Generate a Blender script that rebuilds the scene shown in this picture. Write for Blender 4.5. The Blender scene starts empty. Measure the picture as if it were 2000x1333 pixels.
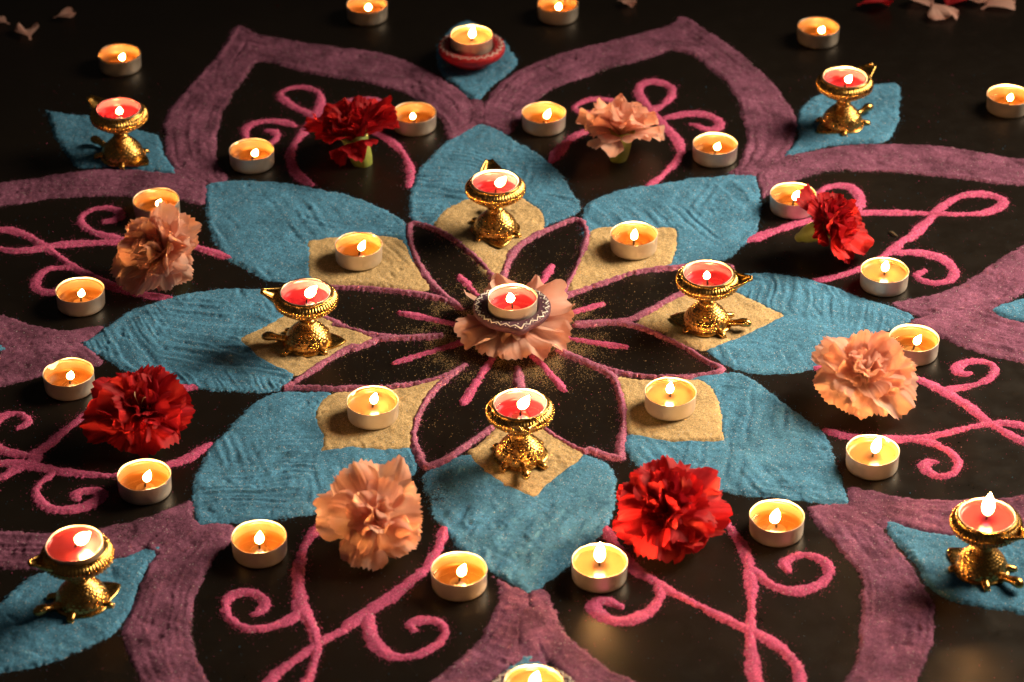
import bpy, bmesh, math, random
import numpy as np
from mathutils import Vector, Matrix, Euler

SC = bpy.context.scene
COL = SC.collection
MM = 0.001
R = math.radians
KEYW = 210.0                                   # watts of the room lamp off to the right
FLAME = 1100.0                                 # radiance of a candle flame
BLUE, TAN, PURPLE, PINK = (.085, .275, .475), (.62, .45, .23), (.228, .086, .162), (.62, .115, .27)
random.seed(11)
RNG = np.random.default_rng(11)

# ------------------------------------------------------------------ camera
cam_data = bpy.data.cameras.new('camera')
cam = bpy.data.objects.new('camera', cam_data)
COL.objects.link(cam)
SC.camera = cam
cam.location = (0.00742, -1.79669, 1.19559)
cam.rotation_euler = (0.98025, 0.0, -0.005647)
cam.rotation_mode = 'XYZ'
# roll about the view axis is applied first (local z), then the pitch
cam.matrix_world = Matrix.Translation(cam.location) @ Matrix.Rotation(0.98025, 4, 'X') @ Matrix.Rotation(-0.005647, 4, 'Z')
cam_data.sensor_width = 36.0
cam_data.lens = 5375.4 / 2000.0 * 36.0
cam_data.clip_start = 0.05
cam_data.clip_end = 50.0
cam_data.dof.use_dof = True
cam_data.dof.focus_distance = 2.10
cam_data.dof.aperture_fstop = 8.0

# ------------------------------------------------------------------ light
world = bpy.data.worlds.new('World')
SC.world = world
world.use_nodes = True
bg = world.node_tree.nodes['Background']
bg.inputs[0].default_value = (1.0, 0.80, 0.62, 1)
bg.inputs[1].default_value = 0.022

# a shaded room lamp, off to the right and a little behind the table
kd = bpy.data.lights.new('key_lamp', 'SPOT')
kd.energy = KEYW; kd.color = (1.0, 0.77, 0.52); kd.shadow_soft_size = 0.40
kd.spot_size = R(62); kd.spot_blend = 1.0
key = bpy.data.objects.new('key_lamp', kd); COL.objects.link(key)
key.location = (1.12, 0.42, 0.86)
key.rotation_euler = (Vector((0.07, -0.10, 0)) - key.location).to_track_quat('-Z', 'Y').to_euler()

vs = SC.view_settings
vs.view_transform = 'Standard'; vs.look = 'None'; vs.gamma = 1.0; vs.exposure = 0.0
vs.use_curve_mapping = False
cy = SC.cycles
cy.use_denoising = True
cy.use_light_tree = True
cy.max_bounces = 8; cy.diffuse_bounces = 3; cy.glossy_bounces = 4
cy.transmission_bounces = 4; cy.transparent_max_bounces = 8
cy.caustics_reflective = False; cy.caustics_refractive = False
cy.sample_clamp_indirect = 3.0

# ------------------------------------------------------------------ helpers
def tag(o, label=None, cat=None, group=None, kind=None):
    if label: o['label'] = label
    if cat: o['category'] = cat
    if group: o['group'] = group
    if kind: o['kind'] = kind
    return o

def empty(name, loc=(0, 0, 0), rot=(0, 0, 0)):
    o = bpy.data.objects.new(name, None)
    o.empty_display_size = 0.01
    COL.objects.link(o)
    o.location = loc; o.rotation_euler = rot
    return o

def link(name, me, parent=None, mat=None):
    o = bpy.data.objects.new(name, me)
    COL.objects.link(o)
    if mat and not me.materials: me.materials.append(mat)
    if parent: o.parent = parent
    return o

def mesh_np(name, V, F, mat=None, smooth=True, attr=None):
    """V in millimetres, F (n,k) array of quads or triangles"""
    V = np.asarray(V, np.float32) * MM
    F = np.asarray(F, np.int32)
    me = bpy.data.meshes.new(name)
    k = F.shape[1]
    me.vertices.add(len(V)); me.vertices.foreach_set('co', V.ravel())
    me.loops.add(F.size); me.loops.foreach_set('vertex_index', F.ravel())
    me.polygons.add(len(F))
    me.polygons.foreach_set('loop_start', np.arange(0, F.size, k, dtype=np.int32))
    if smooth: me.polygons.foreach_set('use_smooth', np.ones(len(F), bool))
    if attr is not None:
        for an, av in attr.items():
            a = me.attributes.new(an, 'FLOAT', 'POINT'); a.data.foreach_set('value', np.asarray(av, np.float32))
    me.update(calc_edges=True)
    me.validate()
    if mat: me.materials.append(mat)
    return me

class MB:
    """collects vertices (mm) and faces into one mesh"""
    def __init__(s): s.v = []; s.f = []
    def grid(s, P, close_u=False, close_v=False, cap0=False, cap1=False):
        """P[i][j] points; i along, j around"""
        n = len(P); m = len(P[0]); b = len(s.v)
        for row in P: s.v += [tuple(q) for q in row]
        for i in range(n - (0 if close_u else 1)):
            for j in range(m - (0 if close_v else 1)):
                i2 = (i + 1) % n; j2 = (j + 1) % m
                s.f.append((b + i*m + j, b + i*m + j2, b + i2*m + j2, b + i2*m + j))
        if cap0: s.f.append(tuple(b + j for j in range(m))[::-1])
        if cap1: s.f.append(tuple(b + (n-1)*m + j for j in range(m)))
        return s
    def lathe(s, prof, seg=48, rfun=None, cap0=False, cap1=False):
        P = []
        for k, (r, z) in enumerate(prof):
            row = []
            for j in range(seg):
                t = 2*math.pi*j/seg
                rr, zz = (r, z) if rfun is None else rfun(k, r, z, t)
                row.append((rr*math.cos(t), rr*math.sin(t), zz))
            P.append(row)
        return s.grid(P, close_v=True, cap0=cap0, cap1=cap1)
    def tube(s, pts, rad, seg=8, flat=1.0, cap=True):
        pts = [Vector(p) for p in pts]
        if not hasattr(rad, '__len__'): rad = [rad]*len(pts)
        P = []
        for i, p in enumerate(pts):
            d = (pts[min(i+1, len(pts)-1)] - pts[max(i-1, 0)]).normalized()
            up = Vector((0, 0, 1)) if abs(d.z) < .95 else Vector((0, 1, 0))
            a = d.cross(up).normalized(); b = a.cross(d).normalized()
            P.append([tuple(p + (a*math.cos(2*math.pi*j/seg) + b*math.sin(2*math.pi*j/seg)*flat)*rad[i]) for j in range(seg)])
        return s.grid(P, close_v=True, cap0=cap, cap1=cap)
    def ball(s, c, r, seg=10, rings=7):
        if not hasattr(r, '__len__'): r = (r, r, r)
        P = []
        for i in range(rings):
            ph = -math.pi/2 + math.pi*(i + .02)/(rings - 1 + .04)
            P.append([(c[0] + r[0]*math.cos(ph)*math.cos(2*math.pi*j/seg), c[1] + r[1]*math.cos(ph)*math.sin(2*math.pi*j/seg), c[2] + r[2]*math.sin(ph)) for j in range(seg)])
        return s.grid(P, close_v=True, cap0=True, cap1=True)
    def mesh(s, name, mat=None, smooth=True, angle=None):
        me = bpy.data.meshes.new(name)
        me.from_pydata([tuple(c*MM for c in v) for v in s.v], [], s.f)
        bm = bmesh.new(); bm.from_mesh(me)
        bmesh.ops.recalc_face_normals(bm, faces=bm.faces)
        if angle:
            for e in bm.edges:
                if len(e.link_faces) == 2 and e.calc_face_angle(0) > R(angle): e.smooth = False
        for f in bm.faces: f.smooth = smooth
        bm.to_mesh(me); bm.free()
        if mat: me.materials.append(mat)
        return me

# ---- numpy noise
_PERM = RNG.random(65536).astype(np.float32)
def vnoise(x, y, seed=0):
    xi = np.floor(x).astype(np.int64); yi = np.floor(y).astype(np.int64)
    fx = x - xi; fy = y - yi
    fx = fx*fx*(3 - 2*fx); fy = fy*fy*(3 - 2*fy)
    def h(a, b): return _PERM[((a*73856093) ^ (b*19349663) ^ (seed*83492791)) & 65535]
    return (h(xi, yi)*(1-fx) + h(xi+1, yi)*fx)*(1-fy) + (h(xi, yi+1)*(1-fx) + h(xi+1, yi+1)*fx)*fy
def fbm(x, y, s, oct=3, seed=0):
    t = 0; a = 1; n = 0
    for k in range(oct):
        t = t + a*vnoise(x/s*2**k + 17.3*k, y/s*2**k - 9.1*k, seed + k); n += a; a *= .5
    return t/n*2 - 1

# ------------------------------------------------------------------ materials
def newmat(name):
    m = bpy.data.materials.new(name); m.use_nodes = True
    nt = m.node_tree
    return m, nt, nt.nodes['Principled BSDF'], nt.nodes['Material Output']
def N(nt, t, **kw):
    n = nt.nodes.new(t)
    for k, v in kw.items(): setattr(n, k, v)
    return n
def noise(nt, scale, detail=2, rough=.5, coord='Object', dist=0):
    tc = N(nt, 'ShaderNodeTexCoord'); n = N(nt, 'ShaderNodeTexNoise')
    n.inputs['Scale'].default_value = scale; n.inputs['Detail'].default_value = detail
    n.inputs['Roughness'].default_value = rough; n.inputs['Distortion'].default_value = dist
    nt.links.new(tc.outputs[coord], n.inputs['Vector'])
    return n
def ramp(nt, src, stops):
    r = N(nt, 'ShaderNodeValToRGB'); e = r.color_ramp.elements
    while len(e) < len(stops): e.new(.5)
    for i, (p, c) in enumerate(stops):
        e[i].position = p; e[i].color = (c[0], c[1], c[2], 1) if hasattr(c, '__len__') else (c, c, c, 1)
    nt.links.new(src, r.inputs[0]); return r
def mixc(nt, fac, a, b, mode='MIX'):
    m = N(nt, 'ShaderNodeMix', data_type='RGBA', blend_type=mode)
    for i, v in ((0, fac), (6, a), (7, b)):
        if hasattr(v, 'is_linked') or hasattr(v, 'links'): nt.links.new(v, m.inputs[i])
        elif hasattr(v, '__len__'): m.inputs[i].default_value = (*v, 1)
        else: m.inputs[i].default_value = v
    return m.outputs[2]
def bump(nt, h, strength, dist, normal_in):
    b = N(nt, 'ShaderNodeBump'); b.inputs['Strength'].default_value = strength; b.inputs['Distance'].default_value = dist
    nt.links.new(h, b.inputs['Height']); nt.links.new(b.outputs[0], normal_in); return b

def sand_mat(name, col, spark=.986, var=.22):
    m, nt, p, out = newmat(name)
    L = nt.links
    big = noise(nt, 34, 5, .65)
    a = mixc(nt, ramp(nt, big.outputs[0], [(.35, 0), (.68, 1)]).outputs[0], tuple(c*(1-var) for c in col), tuple(min(1, c*(1+var)) for c in col))
    gr = noise(nt, 1150, 2, .7)
    g2 = ramp(nt, gr.outputs[0], [(.30, .48), (.5, .97), (.70, 1.5)])
    a = mixc(nt, 1.0, a, g2.outputs[0], 'MULTIPLY')
    gc = noise(nt, 560, 3, .75)
    a = mixc(nt, 1.0, a, ramp(nt, gc.outputs[0], [(.30, .70), (.5, .98), (.70, 1.28)]).outputs[0], 'MULTIPLY')
    # thinly strewn powder lets the dark table show between the grains
    th = N(nt, 'ShaderNodeAttribute', attribute_name='thin')
    g3 = noise(nt, 620, 2, .7)
    add = N(nt, 'ShaderNodeMath', operation='ADD'); L.new(th.outputs['Fac'], add.inputs[0]); L.new(g3.outputs[0], add.inputs[1])
    tr_ = ramp(nt, add.outputs[0], [(.80, 0), (1.05, 1)])
    a = mixc(nt, tr_.outputs[0], a, (.016, .012, .010))
    # rare sparkle of crystals, painted in as pale specks of colour
    vo = N(nt, 'ShaderNodeTexVoronoi'); vo.inputs['Scale'].default_value = 1900
    tc = N(nt, 'ShaderNodeTexCoord'); L.new(tc.outputs['Object'], vo.inputs['Vector'])
    sx = N(nt, 'ShaderNodeSeparateColor'); L.new(vo.outputs['Color'], sx.inputs[0])
    sp = ramp(nt, sx.outputs[0], [(spark - .004, 0), (spark, 1)])
    a = mixc(nt, sp.outputs[0], a, (.62, .64, .64))
    L.new(a, p.inputs['Base Color'])
    p.inputs['Roughness'].default_value = .9
    p.inputs['Specular IOR Level'].default_value = .12
    bump(nt, gr.outputs[0], .6, .0007, p.inputs['Normal'])
    return m
SAND = dict(
    blue=sand_mat('blue_sand', BLUE), tan=sand_mat('tan_sand', TAN, .993, .16),
    lit_mauve=sand_mat('lit_mauve_sand', (.42, .14, .25), .99, .25), purple=sand_mat('purple_sand', PURPLE, .997, .46), pink=sand_mat('pink_sand', PINK, .99, .18))  # mauve is pinker purple, partly brighter light at the centre put into its colour

def table_mat():
    m, nt, p, out = newmat('dark_table')
    n = noise(nt, 7, 4, .6)
    c = ramp(nt, n.outputs[0], [(.3, (.0072, .0055, .0042)), (.7, (.0110, .0084, .0065))])
    nt.links.new(c.outputs[0], p.inputs['Base Color'])
    n2 = noise(nt, 55, 5, .65)
    rr = ramp(nt, n2.outputs[0], [(.3, .27), (.7, .42)])
    nt.links.new(rr.outputs[0], p.inputs['Roughness'])
    p.inputs['Specular IOR Level'].default_value = .24
    n3 = noise(nt, 900, 2, .6)
    bump(nt, n3.outputs[0], .12, .0002, p.inputs['Normal'])
    return m
def simple(name, col, rough=.5, metal=0, spec=.5, coat=0, nscale=None, nvar=.15, bmp=None):
    m, nt, p, out = newmat(name)
    p.inputs['Base Color'].default_value = (*col, 1)
    p.inputs['Roughness'].default_value = rough; p.inputs['Metallic'].default_value = metal
    p.inputs['Specular IOR Level'].default_value = spec; p.inputs['Coat Weight'].default_value = coat
    if nscale:
        n = noise(nt, nscale, 4, .6)
        c = ramp(nt, n.outputs[0], [(.3, tuple(v*(1-nvar) for v in col)), (.7, tuple(min(1, v*(1+nvar)) for v in col))])
        nt.links.new(c.outputs[0], p.inputs['Base Color'])
        r = ramp(nt, n.outputs[0], [(.3, rough*.8), (.7, min(1, rough*1.25))])
        nt.links.new(r.outputs[0], p.inputs['Roughness'])
    if bmp:
        n = noise(nt, bmp[0], 3, .6); bump(nt, n.outputs[0], bmp[1], bmp[2], p.inputs['Normal'])
    return m
M_TABLE = table_mat()
M_BRASS = simple('polished_brass', (.56, .335, .10), .25, 1, nscale=260, nvar=.22, bmp=(700, .06, .0003))
M_ALU = simple('thin_aluminium', (.80, .74, .67), .42, .72, nscale=90, nvar=.06, bmp=(220, .08, .0004))
M_WICK = simple('charred_wick', (.03, .025, .02), .9)
M_TIN = simple('wick_tin', (.42, .34, .24), .4, .5)
M_CREAM = None

def wax_mat(name, col, trans=.35, rough=.16):
    m, nt, p, out = newmat(name)
    n = noise(nt, 120, 3, .5)
    c = ramp(nt, n.outputs[0], [(.3, tuple(v*.9 for v in col)), (.7, col)])
    nt.links.new(c.outputs[0], p.inputs['Base Color'])
    p.inputs['Roughness'].default_value = rough
    p.inputs['Specular IOR Level'].default_value = .5
    t = N(nt, 'ShaderNodeBsdfTranslucent'); nt.links.new(c.outputs[0], t.inputs['Color'])
    mx = N(nt, 'ShaderNodeMixShader'); mx.inputs[0].default_value = trans
    nt.links.new(p.outputs[0], mx.inputs[1]); nt.links.new(t.outputs[0], mx.inputs[2]); nt.links.new(mx.outputs[0], out.inputs[0])
    return m
M_CREAM = wax_mat('cream_wax', (.25, .140, .054), .15)
M_PINKWAX = wax_mat('pink_wax', (.28, .072, .112), .12)
def liquid_mat(name, tint):
    """molten wax: clear liquid, mirror-like at a glance"""
    m, nt, p, out = newmat(name)
    nt.nodes.remove(p)
    tb = N(nt, 'ShaderNodeBsdfTransparent'); tb.inputs[0].default_value = (*tint, 1)
    gl = N(nt, 'ShaderNodeBsdfGlossy'); gl.inputs['Roughness'].default_value = .04
    lw = N(nt, 'ShaderNodeLayerWeight'); lw.inputs[0].default_value = .5
    fr = ramp(nt, lw.outputs['Facing'], [(0, .03), (.6, .07), (.85, .25), (1, .8)])
    mx = N(nt, 'ShaderNodeMixShader')
    nt.links.new(fr.outputs[0], mx.inputs[0]); nt.links.new(tb.outputs[0], mx.inputs[1]); nt.links.new(gl.outputs[0], mx.inputs[2])
    nt.links.new(mx.outputs[0], out.inputs[0])
    return m
M_LIQ = liquid_mat('molten_clear_wax', (.95, .76, .48))
M_SOFT = wax_mat('soft_wax_wall_tint', (.170, .100, .042), .1, .3)  # amber of the wax floor, also tints the cup wall for warm reflections

def flame_mat():
    m, nt, p, out = newmat('candle_flame')
    nt.nodes.remove(p)
    e = N(nt, 'ShaderNodeEmission')
    tc = N(nt, 'ShaderNodeTexCoord'); sx = N(nt, 'ShaderNodeSeparateXYZ')
    nt.links.new(tc.outputs['Generated'], sx.inputs[0])
    c = ramp(nt, sx.outputs[2], [(0, (.25, .35, 1)), (.16, (1, .43, .14)), (.45, (1, .47, .155)), (1, (1, .41, .11))])
    s = ramp(nt, sx.outputs[2], [(0, .0015), (.14, .012), (.30, .55), (.42, 1)])
    mu = N(nt, 'ShaderNodeMath', operation='MULTIPLY'); mu.inputs[1].default_value = FLAME
    nt.links.new(s.outputs[0], mu.inputs[0]); nt.links.new(mu.outputs[0], e.inputs[1]); nt.links.new(c.outputs[0], e.inputs[0])
    # a flame is thin glowing gas: less of it lies along the line of sight near its edge
    lw = N(nt, 'ShaderNodeLayerWeight'); lw.inputs[0].default_value = .5
    thick = ramp(nt, lw.outputs['Facing'], [(0, 1), (.45, .42), (.72, .045), (.88, .006), (1, .001)])
    m2 = N(nt, 'ShaderNodeMath', operation='MULTIPLY')
    nt.links.new(mu.outputs[0], m2.inputs[0]); nt.links.new(thick.outputs[0], m2.inputs[1]); nt.links.new(m2.outputs[0], e.inputs[1])
    clear = ramp(nt, lw.outputs['Facing'], [(0, 0), (.55, .1), (.95, .9), (1, 1)])
    tb = N(nt, 'ShaderNodeBsdfTransparent'); mx = N(nt, 'ShaderNodeMixShader')
    nt.links.new(clear.outputs[0], mx.inputs[0]); nt.links.new(e.outputs[0], mx.inputs[1]); nt.links.new(tb.outputs[0], mx.inputs[2])
    nt.links.new(mx.outputs[0], out.inputs[0])
    return m
M_FLAME = flame_mat()

def petal_mat(name, c0, c1, trans):
    m, nt, p, out = newmat(name)
    oi = N(nt, 'ShaderNodeObjectInfo')
    n = noise(nt, 60, 4, .6)
    a = mixc(nt, ramp(nt, n.outputs[0], [(.3, 0), (.7, 1)]).outputs[0], c0, c1)
    v = ramp(nt, oi.outputs['Random'], [(0, .88), (1, 1.12)])
    a = mixc(nt, 1.0, a, v.outputs[0], 'MULTIPLY')
    nt.links.new(a, p.inputs['Base Color'])
    p.inputs['Roughness'].default_value = .62; p.inputs['Specular IOR Level'].default_value = .25
    at = N(nt, 'ShaderNodeAttribute', attribute_name='vein')
    n2 = noise(nt, 420, 2, .5)
    bump(nt, at.outputs['Fac'], .55, .0009, p.inputs['Normal'])
    t = N(nt, 'ShaderNodeBsdfTranslucent'); nt.links.new(a, t.inputs['Color'])
    mx = N(nt, 'ShaderNodeMixShader'); mx.inputs[0].default_value = trans
    nt.links.new(p.outputs[0], mx.inputs[1]); nt.links.new(t.outputs[0], mx.inputs[2]); nt.links.new(mx.outputs[0], out.inputs[0])
    return m
M_PEACH = petal_mat('peach_petal', (.92, .46, .33), (.97, .66, .56), .50)
M_PALE = petal_mat('pale_petal', (.80, .42, .37), (.90, .58, .52), .3)
M_RED = petal_mat('red_petal', (.36, .006, .014), (.56, .016, .028), .30)
M_GREEN = simple('green_calyx', (.29, .36, .075), .5, nscale=90, nvar=.3)
M_STAMEN = simple('pale_stamen', (.8, .6, .4), .6)
M_CLAYP = simple('purple_painted_clay', (.085, .030, .060), .62, nscale=300, nvar=.3, bmp=(900, .3, .0004))
M_CLAYR = simple('red_painted_clay', (.50, .018, .032), .5, nscale=300, nvar=.2, bmp=(900, .3, .0004))
M_PAINT = simple('white_paint', (.80, .77, .74), .5)
M_DRY = simple('dry_crumb', (.10, .07, .035), .8)

# ------------------------------------------------------------------ the table
mb = MB()
for z in (0, -30):
    pass
X0, X1, Y0, Y1 = -1500, 1500, -1500, 1500
P = [[(X0, Y0, 0), (X1, Y0, 0), (X1, Y1, 0), (X0, Y1, 0)], [(X0, Y0, -30), (X1, Y0, -30), (X1, Y1, -30), (X0, Y1, -30)]]
mb.grid(P, close_v=True, cap0=True, cap1=True)
tag(link('table_top', mb.mesh('table_top', M_TABLE, smooth=False)), kind='structure')

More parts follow.
